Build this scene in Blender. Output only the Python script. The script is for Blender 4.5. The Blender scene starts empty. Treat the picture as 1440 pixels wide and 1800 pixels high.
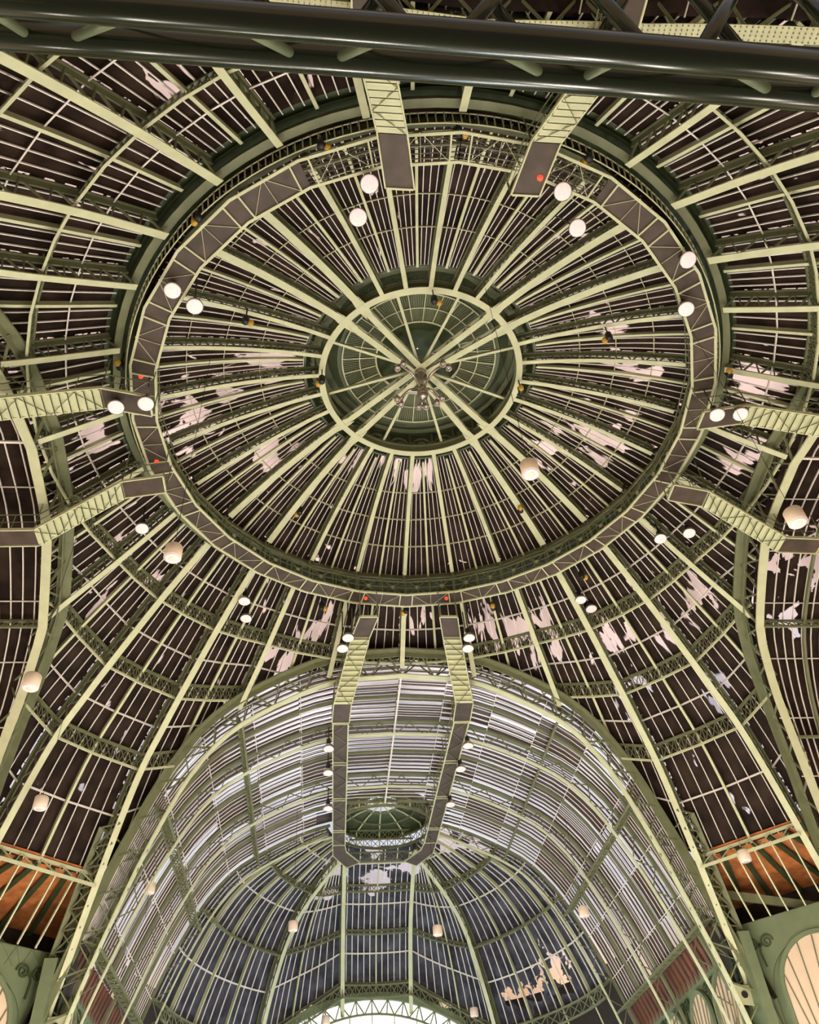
import bpy, math, random
from math import sin, cos, pi, radians, degrees, hypot, sqrt, atan2
from mathutils import Vector, Matrix
random.seed(7)
V = Vector
sc = bpy.context.scene
col = sc.collection

# ------------------------------------------------------------------ camera
F_PX = 1448.2
PITCH, YAW, ROLL = 0.78404, 0.14059, -0.08652
CAM = V((-5.036, -26.546, 0.0))
FLOOR = -1.6
fw = V((sin(YAW)*cos(PITCH), cos(YAW)*cos(PITCH), sin(PITCH)))
rt = V((cos(YAW), -sin(YAW), 0))
up = rt.cross(fw)
r2 = cos(ROLL)*rt + sin(ROLL)*up
u2 = -sin(ROLL)*rt + cos(ROLL)*up
cd = bpy.data.cameras.new('camera')
cd.sensor_fit = 'HORIZONTAL'; cd.sensor_width = 36.0
cd.lens = 36.0*F_PX/1440.0
cd.clip_start = 0.1; cd.clip_end = 400
cam = bpy.data.objects.new('camera', cd)
M = Matrix((r2, u2, -fw)).transposed().to_4x4()
M.translation = CAM
cam.matrix_world = M
col.objects.link(cam)
sc.camera = cam

# ------------------------------------------------------------------ view and sky
sc.view_settings.view_transform = 'Standard'
sc.view_settings.look = 'None'
sc.view_settings.exposure = 0.0
sc.view_settings.gamma = 1.0
SKY_STRENGTH = 1.05
BOUNCE_FILL_W = 4700.0
w = bpy.data.worlds.new('sky'); sc.world = w
w.use_nodes = True
nt = w.node_tree; nt.nodes.clear()
N = nt.nodes.new; L = nt.links.new
tc = N('ShaderNodeTexCoord'); sx = N('ShaderNodeSeparateXYZ'); cr = N('ShaderNodeValToRGB')
bg = N('ShaderNodeBackground'); wo = N('ShaderNodeOutputWorld')
L(tc.outputs['Generated'], sx.inputs[0]); L(sx.outputs['Z'], cr.inputs[0])
e = cr.color_ramp.elements
e[0].position = 0.0; e[0].color = (1.0, .70, .42, 1)
e[1].position = 0.26; e[1].color = (1.0, .74, .50, 1)
x = e.new(0.30); x.color = (.86, .88, 1.0, 1)
x = e.new(0.50); x.color = (.86, .88, 1.0, 1)
x = e.new(0.57); x.color = (1.0, .82, .76, 1)
nz = N('ShaderNodeTexNoise'); nz.inputs['Scale'].default_value = 9.0; nz.inputs['Detail'].default_value = 3
cl = N('ShaderNodeMapRange'); cl.inputs[1].default_value = .35; cl.inputs[2].default_value = .65
cl.inputs[3].default_value = .55; cl.inputs[4].default_value = 1.15
L(tc.outputs['Generated'], nz.inputs['Vector']); L(nz.outputs[0], cl.inputs[0])
mu = N('ShaderNodeMath'); mu.operation = 'MULTIPLY'; mu.inputs[1].default_value = SKY_STRENGTH
L(cl.outputs[0], mu.inputs[0]); L(mu.outputs[0], bg.inputs['Strength'])
L(cr.outputs[0], bg.inputs['Color']); L(bg.outputs[0], wo.inputs[0])

# ------------------------------------------------------------------ added fill lamps near the floor, in place of light bounced off it
def bounce_fill(x, y, k=1.0, colr=(1.0, .93, .80)):
    ld = bpy.data.lights.new('floor_bounce_fill', 'POINT')
    ld.energy = BOUNCE_FILL_W*k; ld.color = colr; ld.shadow_soft_size = 1.2
    o = bpy.data.objects.new('floor_bounce_fill', ld); o.location = (x, y, FLOOR+1.5)
    col.objects.link(o)
for x, y, k in ((-8, 0, 1), (8, 0, 1), (0, 9, 1), (0, -9, 1), (-14, 14, .8), (14, 14, .8), (-14, -12, .5), (14, -12, .5)):
    bounce_fill(x, y, k)
bounce_fill(0, 30, .8, (.95, 1.0, .92)); bounce_fill(0, 44, 1.3, (.70, .90, 1.0)); bounce_fill(0, 50, .35, (.70, .90, 1.0))  # added cool fill imitating daylight towards the apse
bounce_fill(-30, 2, .6); bounce_fill(30, 2, .75)

# ------------------------------------------------------------------ materials
def new_mat(name):
    m = bpy.data.materials.new(name); m.use_nodes = True
    return m, m.node_tree, m.node_tree.nodes['Principled BSDF']
def paint(name, c, rough=.5, var=.12, scale=1.5, metal=0.0, bump=0.0):
    m, t, b = new_mat(name)
    n = t.nodes.new('ShaderNodeTexNoise'); n.inputs['Scale'].default_value = scale; n.inputs['Detail'].default_value = 4
    g = t.nodes.new('ShaderNodeNewGeometry')
    r = t.nodes.new('ShaderNodeValToRGB')
    r.color_ramp.elements[0].position = .3; r.color_ramp.elements[1].position = .7
    r.color_ramp.elements[0].color = tuple(v*(1-var) for v in c)+(1,)
    r.color_ramp.elements[1].color = tuple(min(1, v*(1+var)) for v in c)+(1,)
    t.links.new(g.outputs['Position'], n.inputs['Vector'])
    t.links.new(n.outputs[0], r.inputs[0]); t.links.new(r.outputs[0], b.inputs['Base Color'])
    b.inputs['Roughness'].default_value = rough; b.inputs['Metallic'].default_value = metal
    return m
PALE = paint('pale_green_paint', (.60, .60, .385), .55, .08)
GREEN_SHADED = paint('shaded_green_paint', (.185, .195, .105), .55, .12)  # the flange paint again, darkened to put shade into webs and chords
DARKG = paint('dark_green_paint', (.055, .075, .03), .5, .2)
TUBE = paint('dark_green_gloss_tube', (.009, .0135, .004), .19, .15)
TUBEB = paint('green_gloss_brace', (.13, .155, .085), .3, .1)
BAR = paint('white_glazing_bar', (.90, .82, .77), .5, .05)
FLOORM = paint('brown_walkway_board', (.072, .048, .037), .6, .35, 1.2)
BLACK = paint('black_lamp_iron', (.01, .01, .01), .5, .1)
SHADE = paint('white_lamp_shade', (.85, .68, .55), .5, .03)
YEL = paint('yellow_hook', (.62, .36, .05), .5, .1)
CHROME = paint('polished_lamp_metal', (.45, .38, .35), .25, .1, metal=.9)
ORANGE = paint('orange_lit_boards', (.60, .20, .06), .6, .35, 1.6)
REDB = paint('red_brown_boards', (.15, .06, .035), .6, .3, .8)
CREAM = paint('cream_window_blind', (.80, .60, .45), .7, .03)
LANT = paint('deep_green_lantern_paint', (.10, .12, .062), .6, .1)
WALLG = paint('sage_green_spandrel', (.17, .21, .115), .6, .08)
DARKW = paint('dark_brown_wall', (.03, .022, .016), .6, .2)
SLAT = paint('brown_blackout_slat', (.07, .045, .04), .5, .3, .9)
CONC = paint('hall_floor_concrete', (.35, .33, .3), .7, .1)
RIVET = paint('riveted_pale_plate', (.60, .60, .385), .55, .08)
def emis(name, c, s):
    m, t, b = new_mat(name)
    b.inputs['Base Color'].default_value = c+(1,)
    b.inputs['Emission Color'].default_value = c+(1,); b.inputs['Emission Strength'].default_value = s
    n = t.nodes.new('ShaderNodeTexNoise'); n.inputs['Scale'].default_value = 7
    g = t.nodes.new('ShaderNodeNewGeometry')
    mr = t.nodes.new('ShaderNodeMapRange'); mr.inputs[3].default_value = s*.75; mr.inputs[4].default_value = s*1.25
    t.links.new(g.outputs['Position'], n.inputs['Vector']); t.links.new(n.outputs[0], mr.inputs[0])
    t.links.new(mr.outputs[0], b.inputs['Emission Strength'])
    return m
LENS = emis('lit_lamp_lens', (.60, .48, .46), .9)
DAYGL = emis('daylit_window_glass', (1.0, 1.0, .97), 1.0)
REDL = emis('red_signal_lens', (1.0, .08, .03), .8)

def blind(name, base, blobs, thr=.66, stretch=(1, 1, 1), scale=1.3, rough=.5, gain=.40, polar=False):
    """dark glass; reflections imitated by see-through patches where noise plus nearby spots pass a threshold"""
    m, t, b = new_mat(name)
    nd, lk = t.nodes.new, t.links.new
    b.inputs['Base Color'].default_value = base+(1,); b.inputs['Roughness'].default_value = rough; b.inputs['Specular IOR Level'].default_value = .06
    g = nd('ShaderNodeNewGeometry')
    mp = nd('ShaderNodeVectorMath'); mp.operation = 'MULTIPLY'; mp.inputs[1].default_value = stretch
    if polar:       # bright patches run down the slope between the bars
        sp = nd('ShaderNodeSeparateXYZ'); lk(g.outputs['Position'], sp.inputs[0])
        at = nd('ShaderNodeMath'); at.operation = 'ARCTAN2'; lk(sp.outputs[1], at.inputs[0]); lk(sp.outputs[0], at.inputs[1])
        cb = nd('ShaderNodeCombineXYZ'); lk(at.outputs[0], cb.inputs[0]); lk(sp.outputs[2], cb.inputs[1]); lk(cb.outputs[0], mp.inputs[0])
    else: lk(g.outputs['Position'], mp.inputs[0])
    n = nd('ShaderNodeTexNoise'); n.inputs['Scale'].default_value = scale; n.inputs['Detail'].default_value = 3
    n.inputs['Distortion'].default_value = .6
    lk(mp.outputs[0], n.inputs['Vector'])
    # brown pane colour variation
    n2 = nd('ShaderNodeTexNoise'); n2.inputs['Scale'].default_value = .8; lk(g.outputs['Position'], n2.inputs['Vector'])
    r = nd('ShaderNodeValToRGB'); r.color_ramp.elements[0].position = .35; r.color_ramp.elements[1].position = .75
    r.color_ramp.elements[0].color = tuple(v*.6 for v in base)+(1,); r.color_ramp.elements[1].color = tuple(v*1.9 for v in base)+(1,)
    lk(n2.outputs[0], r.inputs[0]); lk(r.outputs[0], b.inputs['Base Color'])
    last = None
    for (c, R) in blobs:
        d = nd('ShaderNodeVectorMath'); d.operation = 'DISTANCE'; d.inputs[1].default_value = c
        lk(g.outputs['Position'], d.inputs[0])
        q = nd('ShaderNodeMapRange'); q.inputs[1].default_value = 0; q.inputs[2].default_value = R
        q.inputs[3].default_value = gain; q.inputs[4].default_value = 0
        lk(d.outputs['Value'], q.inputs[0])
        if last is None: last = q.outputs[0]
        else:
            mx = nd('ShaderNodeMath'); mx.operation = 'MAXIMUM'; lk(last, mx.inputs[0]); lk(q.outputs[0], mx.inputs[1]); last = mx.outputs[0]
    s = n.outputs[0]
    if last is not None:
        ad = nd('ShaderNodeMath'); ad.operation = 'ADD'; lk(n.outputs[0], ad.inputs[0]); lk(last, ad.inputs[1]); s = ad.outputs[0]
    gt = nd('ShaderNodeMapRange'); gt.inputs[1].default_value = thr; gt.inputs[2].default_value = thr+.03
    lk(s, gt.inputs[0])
    tr = nd('ShaderNodeBsdfTransparent'); tr.inputs[0].default_value = (.9, .78, .74, 1)  # pinkish see-through patches imitate bright reflections on the dark glass
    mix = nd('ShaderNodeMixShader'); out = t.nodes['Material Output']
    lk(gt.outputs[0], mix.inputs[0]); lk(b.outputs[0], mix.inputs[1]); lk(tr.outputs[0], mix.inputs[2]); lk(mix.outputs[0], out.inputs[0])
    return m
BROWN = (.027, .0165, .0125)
INNER_GLINT_PANE = blind('inner_dome_glint_glass', BROWN, [((-12.4, 2.6, 35.8), 3.2), ((-10.6, 1.0, 36.6), 2.6), ((-8.3, -.6, 37.3), 2.0), ((-12.3, -.6, 35.8), 1.4),
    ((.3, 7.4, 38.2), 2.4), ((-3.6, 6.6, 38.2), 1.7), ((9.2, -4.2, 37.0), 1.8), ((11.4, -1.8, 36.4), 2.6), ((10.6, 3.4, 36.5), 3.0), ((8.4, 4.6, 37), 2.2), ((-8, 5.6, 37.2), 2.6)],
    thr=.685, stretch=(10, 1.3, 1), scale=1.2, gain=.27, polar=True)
OUTER_GLINT_PANE = blind('outer_dome_glint_glass', BROWN, [((5.9, 17.4, 33.5), 3.0), ((8.7, 17.0, 33.2), 3.0), ((10.2, 18.2, 31.9), 2.4), ((15.5, 17.8, 30.4), 2.6), ((13.8, 16.2, 31.8), 2.8), ((17.6, 11.2, 31), 2.0),
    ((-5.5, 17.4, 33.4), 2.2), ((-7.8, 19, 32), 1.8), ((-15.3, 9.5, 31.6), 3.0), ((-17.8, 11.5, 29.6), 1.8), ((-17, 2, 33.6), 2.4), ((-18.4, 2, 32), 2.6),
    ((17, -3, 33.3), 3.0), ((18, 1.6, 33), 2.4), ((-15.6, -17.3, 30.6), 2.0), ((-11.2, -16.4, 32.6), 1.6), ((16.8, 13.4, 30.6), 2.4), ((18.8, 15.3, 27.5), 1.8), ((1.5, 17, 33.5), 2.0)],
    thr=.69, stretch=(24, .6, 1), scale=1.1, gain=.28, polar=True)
ARM_GLINT_PANE = blind('side_arm_glint_glass', BROWN, [((22.7, 7.6, 31), 3.2), ((22.2, 11.8, 24.5), 2.8), ((22.2, 10.6, 28), 2.2)], thr=.72, scale=.9, gain=.36)
EDGE = blind('patchy_clear_edge', BROWN, [], thr=.50, stretch=(1, 1, 1), scale=2.6)  # noise leaves see-through gaps along the ribs
APSE_GLINT_PANE = blind('apse_glint_glass', (.055, .055, .072), [((14.3, 48.8, 20.7), 3.2), ((12.9, 51.4, 20.3), 2.8), ((11.5, 53.7, 20.0), 2.4), ((5.6, 45.2, 31), 2.6), ((7.8, 44.6, 30), 2.4), ((-3.6, 49.5, 30.2), 2.2), ((0, 50.5, 29.8), 2.6), ((3.2, 49.6, 30), 2.0), ((-4.6, 52, 28.6), 1.8), ((-.6, 47.2, 31), 1.6)],
    thr=.72, scale=.8, gain=.42)  # bluish base stands in for dusk sky behind the panes
def glass(name, c):
    m, t, b = new_mat(name); b.inputs['Base Color'].default_value = c+(1,); b.inputs['Roughness'].default_value = .1
    tr = t.nodes.new('ShaderNodeBsdfTransparent'); tr.inputs[0].default_value = (.95, .9, .88, 1); mix = t.nodes.new('ShaderNodeMixShader')
    fr = t.nodes.new('ShaderNodeFresnel'); t.links.new(fr.outputs[0], mix.inputs[0]); t.links.new(tr.outputs[0], mix.inputs[1]); t.links.new(b.outputs[0], mix.inputs[2])
    t.links.new(mix.outputs[0], t.nodes['Material Output'].inputs[0]); return m
CLEAR = glass('clear_roof_glass', (.8, .8, .8))

# ------------------------------------------------------------------ mesh builder
class MB:
    def __init__(s): s.v = []; s.f = []
    def box8(s, c):
        n = len(s.v); s.v += [tuple(p) for p in c]
        s.f += [(n, n+3, n+2, n+1), (n+4, n+5, n+6, n+7), (n, n+1, n+5, n+4), (n+1, n+2, n+6, n+5), (n+2, n+3, n+7, n+6), (n+3, n, n+4, n+7)]
    def bar(s, p, q, w_, t_, side=(0, 0, 1)):
        p = V(p); q = V(q); d = q-p
        if d.length < 1e-5: return
        d.normalize(); sd = V(side); sd = sd - d*sd.dot(d)
        if sd.length < 1e-4:
            sd = d.orthogonal()
        sd.normalize(); n = d.cross(sd); a = sd*(w_/2); b = n*(t_/2)
        s.box8([p-a-b, p+a-b, p+a+b, p-a+b, q-a-b, q+a-b, q+a+b, q-a+b])
    def strip(s, pts, sides, w_, t_, off=0.0):
        """rectangular section swept along pts; sides = width direction, thickness along tangent x side"""
        k = len(pts); n0 = len(s.v)
        for i in range(k):
            t = (V(pts[min(i+1, k-1)])-V(pts[max(i-1, 0)]))
            sd = V(sides[i]) if isinstance(sides, list) else V(sides)
            t.normalize(); sd = (sd - t*sd.dot(t)).normalized(); n = t.cross(sd)
            p = V(pts[i]) + n*off; a = sd*(w_/2); b = n*(t_/2)
            s.v += [tuple(p-a-b), tuple(p+a-b), tuple(p+a+b), tuple(p-a+b)]
        for i in range(k-1):
            m = n0+4*i
            for j in range(4): s.f.append((m+j, m+(j+1) % 4, m+4+(j+1) % 4, m+4+j))
        s.f.append((n0+3, n0+2, n0+1, n0)); m = n0+4*(k-1); s.f.append((m, m+1, m+2, m+3))
    def tube(s, pts, r, seg=8, caps=True):
        k = len(pts); n0 = len(s.v); pts = [V(p) for p in pts]
        ref = None
        for i in range(k):
            t = (pts[min(i+1, k-1)]-pts[max(i-1, 0)]).normalized()
            if ref is None: ref = t.orthogonal().normalized()
            ref = (ref - t*ref.dot(t)).normalized(); b = t.cross(ref)
            rr = r[i] if isinstance(r, (list, tuple)) else r
            for j in range(seg):
                a = 2*pi*j/seg; s.v.append(tuple(pts[i]+(ref*cos(a)+b*sin(a))*rr))
        for i in range(k-1):
            for j in range(seg):
                s.f.append((n0+i*seg+j, n0+i*seg+(j+1) % seg, n0+(i+1)*seg+(j+1) % seg, n0+(i+1)*seg+j))
        if caps:
            s.f.append(tuple(n0+j for j in reversed(range(seg)))); s.f.append(tuple(n0+(k-1)*seg+j for j in range(seg)))
    def lathe(s, c, prof, seg=20, axis=(0, 0, 1)):
        ax = V(axis).normalized(); a1 = ax.orthogonal().normalized(); a2 = ax.cross(a1); c = V(c); n0 = len(s.v)
        for (r, h) in prof:
            for j in range(seg):
                a = 2*pi*j/seg; s.v.append(tuple(c+ax*h+(a1*cos(a)+a2*sin(a))*r))
        for i in range(len(prof)-1):
            for j in range(seg):
                s.f.append((n0+i*seg+j, n0+i*seg+(j+1) % seg, n0+(i+1)*seg+(j+1) % seg, n0+(i+1)*seg+j))
        s.f.append(tuple(n0+j for j in reversed(range(seg)))); s.f.append(tuple(n0+(len(prof)-1)*seg+j for j in range(seg)))
    def grid(s, rows):
        n0 = len(s.v); c = len(rows[0])
        for r in rows: s.v += [tuple(p) for p in r]
        for i in range(len(rows)-1):
            for j in range(c-1):
                a = n0+i*c+j; s.f.append((a, a+1, a+c+1, a+c))
    def lattice(s, A, B, w_, t_, side, cross=False):
        k = len(A)
        for i in range(k-1):
            sd = side[i] if isinstance(side, list) else side
            if cross:
                s.bar(A[i], B[i+1], w_, t_, sd); s.bar(B[i], A[i+1], w_, t_, sd); s.bar(A[i], B[i], w_, t_, sd)
            elif i % 2 == 0: s.bar(A[i], B[i+1], w_, t_, sd)
            else: s.bar(B[i], A[i+1], w_, t_, sd)
    def build(s, name, mat, parent=None, smooth=False):
        me = bpy.data.meshes.new(name); me.from_pydata(s.v, [], s.f); me.update()
        if smooth:
            for p in me.polygons: p.use_smooth = True
        me.materials.append(mat)
        o = bpy.data.objects.new(name, me); col.objects.link(o)
        if parent:
            o.parent = parent
            lx = parent
            off = V((0, 0, 0)); rz = Matrix.Identity(4)
            if parent.type == 'EMPTY': o.matrix_parent_inverse = Matrix.Translation(-parent.location)
        return o
def tag(o, label, cat, group=None, kind=None):
    o['label'] = label; o['category'] = cat
    if group: o['group'] = group
    if kind: o['kind'] = kind
    return o
def thing(name, loc, label, cat, group=None, kind=None):
    o = bpy.data.objects.new(name, None); col.objects.link(o); o.location = loc
    o.empty_display_size = .3
    return tag(o, label, cat, group, kind)
def copy_tree(o):
    c = o.copy(); col.objects.link(c)
    for ch in list(o.children):
        d = ch.copy(); col.objects.link(d); d.parent = c; d.matrix_parent_inverse = ch.matrix_parent_inverse.copy()
        for g in list(ch.children):
            h = g.copy(); col.objects.link(h); h.parent = d; h.matrix_parent_inverse = g.matrix_parent_inverse.copy()
    return c

def crom(P, n):
    """Catmull-Rom through P, n samples equally spaced in length"""
    P = [V((p[0], p[1], 0)) if len(p) == 2 else V(p) for p in P]
    Q = [P[0]*2-P[1]]+P+[P[-1]*2-P[-2]]; out = []
    for i in range(1, len(Q)-2):
        for k in range(16):
            t = k/16
            out.append(.5*((2*Q[i])+(Q[i+1]-Q[i-1])*t+(2*Q[i-1]-5*Q[i]+4*Q[i+1]-Q[i+2])*t*t+(3*Q[i]-3*Q[i+1]+Q[i+2]-Q[i-1])*t**3))
    out.append(P[-1]); d = [0]
    for i in range(1, len(out)): d.append(d[-1]+(out[i]-out[i-1]).length)
    r = []; j = 0
    for k in range(n):
        s = d[-1]*k/(n-1)
        while j < len(d)-2 and d[j+1] < s: j += 1
        f = (s-d[j])/max(1e-9, d[j+1]-d[j]); r.append(out[j].lerp(out[j+1], min(1, max(0, f))))
    return r
def interp(x, xs, ys):
    if x <= xs[0]: return ys[0]
    for i in range(len(xs)-1):
        if x <= xs[i+1]: return ys[i]+(ys[i+1]-ys[i])*(x-xs[i])/(xs[i+1]-xs[i])
    return ys[-1]
def rot4(k, p):
    a = k*pi/2; return V((p[0]*cos(a)-p[1]*sin(a), p[0]*sin(a)+p[1]*cos(a), p[2]))
ARM = ['bottom', 'left', 'top', 'right']      # where each arm lies in the picture
ORD = ['first', 'second', 'third', 'fourth', 'fifth', 'sixth', 'seventh', 'eighth']

# ------------------------------------------------------------------ hall floor and outer walls (below the picture)
b = MB(); b.box8([(-45, -45, FLOOR-.3), (45, -45, FLOOR-.3), (45, 70, FLOOR-.3), (-45, 70, FLOOR-.3), (-45, -45, FLOOR), (45, -45, FLOOR), (45, 70, FLOOR), (-45, 70, FLOOR)])
o = b.build('floor', CONC); tag(o, 'grey concrete floor of the great hall under the dome', 'floor', kind='structure')

# ================================================================== INNER DOME
RO, HO = 5.44, 37.2
def zin(r): return 37.436+.0546*r-.018*r*r
def pin(r, az, off=0.0):
    sl = .0546-.036*r; n = V((-sl, 0, 1)).normalized()
    rr = r+n.x*off; z = zin(r)+n.z*off
    return V((rr*cos(az), rr*sin(az), z))
def tang(az): return V((-sin(az), cos(az), 0))
STEP = 2*pi/28
def inner_az(i): return radians(45)+STEP/2+STEP*i         # i = 0 is the left-hand rib of the bottom-right pair, clockwise in the picture
CORN = ['bottom-right', 'bottom-left', 'top-left', 'top-right']
def girder(name, label, cat, group, path, path_top, side, wf, tf, wt, pitch_pts, lw, chord=.28):
    t = thing(name, path[len(path)//2], label, cat, group)
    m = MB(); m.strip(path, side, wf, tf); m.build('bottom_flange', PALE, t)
    m = MB(); sv = V(side)
    k = len(path)
    # slim stem standing on the flange
    m.strip([path[i].lerp(path_top[i], .09) for i in range(k)], side, .05, (path_top[k//2]-path[k//2]).length*.16)
    m.strip(path_top, side, wt, .06)
    m.strip([path_top[i].lerp(path[i], chord/2/max(.1, (path_top[i]-path[i]).length)) for i in range(k)], side, .07, chord)
    m.build('top_chord', GREEN_SHADED, t)
    m = MB(); A = [path[j].lerp(path_top[j], .08) for j in pitch_pts]; B = [path_top[j].lerp(path[j], .1) for j in pitch_pts]
    m.lattice(A, B, lw, .05, side)
    m.build('lattice_web', GREEN_SHADED, t)
    return t
for i in range(28):
    az = inner_az(i); j = i % 7
    n = 27
    rs = [RO+.05+(13.75-RO-.05)*k/(n-1) for k in range(n)]
    path = [pin(r, az) for r in rs]; top = [pin(r, az, .72) for r in rs]
    pair = j in (0, 6)
    if pair:
        c = CORN[(i+1)//7 % 4]; w_ = .38
        lb = 'broad upper dome rib of the %s pair, the %s one of the two' % (c, 'further clockwise' if j == 0 else 'less far clockwise')
    else:
        w_ = .23
        lb = '%s of five slim upper dome ribs clockwise from the %s broad pair' % (ORD[j-1], CORN[i//7])
    girder('dome_rib', lb, 'rib', 'inner dome ribs', path, top, tang(az), w_, .05, .24, list(range(0, n)), .07)

RAD_PURL = [8.6, 10.4, 12.2]
for i in range(28):
    a0 = inner_az(i); a1 = a0+STEP; sec = ARM[(i % 28)//7]
    j = i % 7
    lb = 'dark glazed bay of the upper dome, %s clockwise from the %s broad rib pair' % (ORD[j], CORN[i//7]) if j < 6 else 'narrow dark glazed bay between the two broad ribs of the %s pair, upper dome' % CORN[(i//7+1) % 4]
    t = thing('window_%d' % (i+1), pin(10, a0+STEP/2, .8), lb, 'window', None, 'structure')
    m = MB()
    RR = [6.32+k*(14.4-6.32)/10 for k in range(11)]
    m.grid([[pin(r, a0+(STEP-.16/r)*u/4+.08/r, .85) for u in range(5)] for r in RR]); m.build('pane', INNER_GLINT_PANE, t)
    for e0, e1 in ((0.0, .08), (-.08, 0.0)):
        m = MB(); m.grid([[pin(r, (a0 if e0 >= 0 and e1 > 0 else a1)+e_/r, .85) for e_ in (e0, e1)] for r in RR]); m.build('edge_pane', EDGE, t)
    m = MB()
    nb = 7
    for k in range(1, nb+1):
        if k == 4: continue
        a = a0+STEP*k/(nb+1); r0 = 6.35
        m.strip([pin(r0+(14.2-r0)*q/8, a, .78) for q in range(9)], tang(a), .04, .07)
    m.build('glazing_bar', BAR, t)
    m = MB(); a = a0+STEP/2
    m.strip([pin(6.4+(14.1-6.4)*q/10, a, .52) for q in range(11)], tang(a), .13, .04)
    m.strip([pin(6.4+(14.1-6.4)*q/10, a, .65) for q in range(11)], tang(a), .04, .25)
    m.build('secondary_rib', PALE, t)
    m = MB()
    for r in RAD_PURL:
        m.strip([pin(r, a0+STEP*u/2, .70) for u in range(3)], V((0, 0, 1)), .10, .035)
    m.build('purlin', PALE, t)

# olive collar between glazing and oculus drum
t = thing('oculus_drum', (0, 0, 38.5), 'round green drum wall with small arches above the central oculus ring', 'drum')
m = MB(); seg = 56
def circ(r, z, n=56, ph=0): return [V((r*cos(2*pi*k/n+ph), r*sin(2*pi*k/n+ph), z)) for k in range(n+1)]
m.grid([circ(6.45, zin(6.4)+.95), circ(6.45, 37.8), circ(6.32, 37.8), circ(6.3, 38.6)])
m.grid([circ(6.3, 38.55), circ(6.15, 39.7), circ(5.2, 39.75), circ(4.55, 39.0)])
m.build('drum_wall', LANT, t)
m = MB()
for k in range(28):
    a = inner_az(k)+STEP/2
    pts = []
    for q in range(9):
        th = pi*q/8; aa = a+cos(th)*STEP*.42; pts.append(V((6.05*cos(aa), 6.05*sin(aa), 38.55+sin(th)*.7)))
    m.strip(pts, V((cos(a), sin(a), 0)), .14, .06)
    m.bar((6.05*cos(a+STEP/2), 6.05*sin(a+STEP/2), 38.3), (6.05*cos(a+STEP/2), 6.05*sin(a+STEP/2), 39.6), .16, .1, tang(a))
m.strip(circ(5.95, 38.42), V((0, 0, 1)), .12, .2)
m.strip(circ(5.7, 39.6), V((0, 0, 1)), .12, .3)
m.build('arcade_moulding', GREEN_SHADED, t)
m = MB()
A = circ(5.6, 37.9, 56); B = circ(5.6, 38.4, 56)
m.lattice(A, B, .05, .04, [V((cos(2*pi*k/56), sin(2*pi*k/56), 0)) for k in range(57)], True)
m.strip(A, V((0, 0, 1)), .06, .06)
m.build('lattice_band', GREEN_SHADED, t)

# lantern roof
t = thing('lantern_roof', (0, 0, 39), 'shallow green louvred lantern roof with dark round cap above the oculus', 'lantern')
def zl(r): return 39.1-(r-2.4)*.12+(.0)
m = MB(); m.grid([circ(2.45, 39.16), circ(3.4, 39.05), circ(4.6, 38.9)]); m.build('roof_panel', LANT, t)
m = MB(); m.grid([circ(.05, 40.1), circ(1.4, 39.9), circ(2.45, 39.3)]); m.build('cap', DARKG, t)
m = MB()
for k in range(200):
    a = 2*pi*k/200; m.bar((2.5*cos(a), 2.5*sin(a), 39.12), (4.35*cos(a), 4.35*sin(a), 38.84), .035, .05, tang(a))
m.build('louvre_blade', GREEN_SHADED, t)
m = MB()
for r, z, w_ in ((2.42, 39.08, .09), (3.35, 38.95, .05), (4.32, 38.78, .07)): m.strip(circ(r, z, 72), V((0, 0, 1)), .06, w_)
for k in range(28):
    a = inner_az(k); m.bar((2.42*cos(a), 2.42*sin(a), 39.06), (4.32*cos(a), 4.32*sin(a), 38.78), .05, .05, tang(a))
m.build('glazing_bar', PALE, t)

# oculus ring
t = thing('oculus_ring', (0, 0, HO), 'broad pale green ring beam around the central oculus of the dome', 'ring beam')
m = MB(); C1 = circ(RO, HO-.03, 96); sd = [V((cos(2*pi*k/96), sin(2*pi*k/96), 0)) for k in range(97)]
m.strip(C1, sd, .34, .06)
for i in range(4):        # flared gussets where the broad ribs meet the ring
    for s_ in (-1, 1):
        az = radians(45+90*i)+s_*STEP/2; rd = V((cos(az), sin(az), 0)); tg = tang(az)
        for q in (-1, 1):
            base = rd*RO+V((0, 0, HO-.035))
            p0 = base+tg*q*.9; p1 = base+tg*q*.2+rd*.75; p2 = base+tg*q*.2-rd*.75
            p0.z = p1.z = p2.z = HO-.035
            p0 = V((cos(az+q*.12)*RO*1.02, sin(az+q*.12)*RO*1.02, HO-.035))
            for pp in (p1, p2):
                n0 = len(m.v); mid = (p0+pp)/2*.35+(base+tg*q*.2)*.65
                m.v += [tuple(base), tuple(p0), tuple(mid), tuple(pp)]
                m.f += [(n0, n0+1, n0+2, n0+3)]
m.build('bottom_flange', PALE, t)
m = MB(); m.strip(circ(RO, HO+.28, 96), V((0, 0, 1)), .55, .05); m.strip(circ(RO, HO+.58, 96), sd, .3, .05)
m.build('ring_web', GREEN_SHADED, t)

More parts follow.
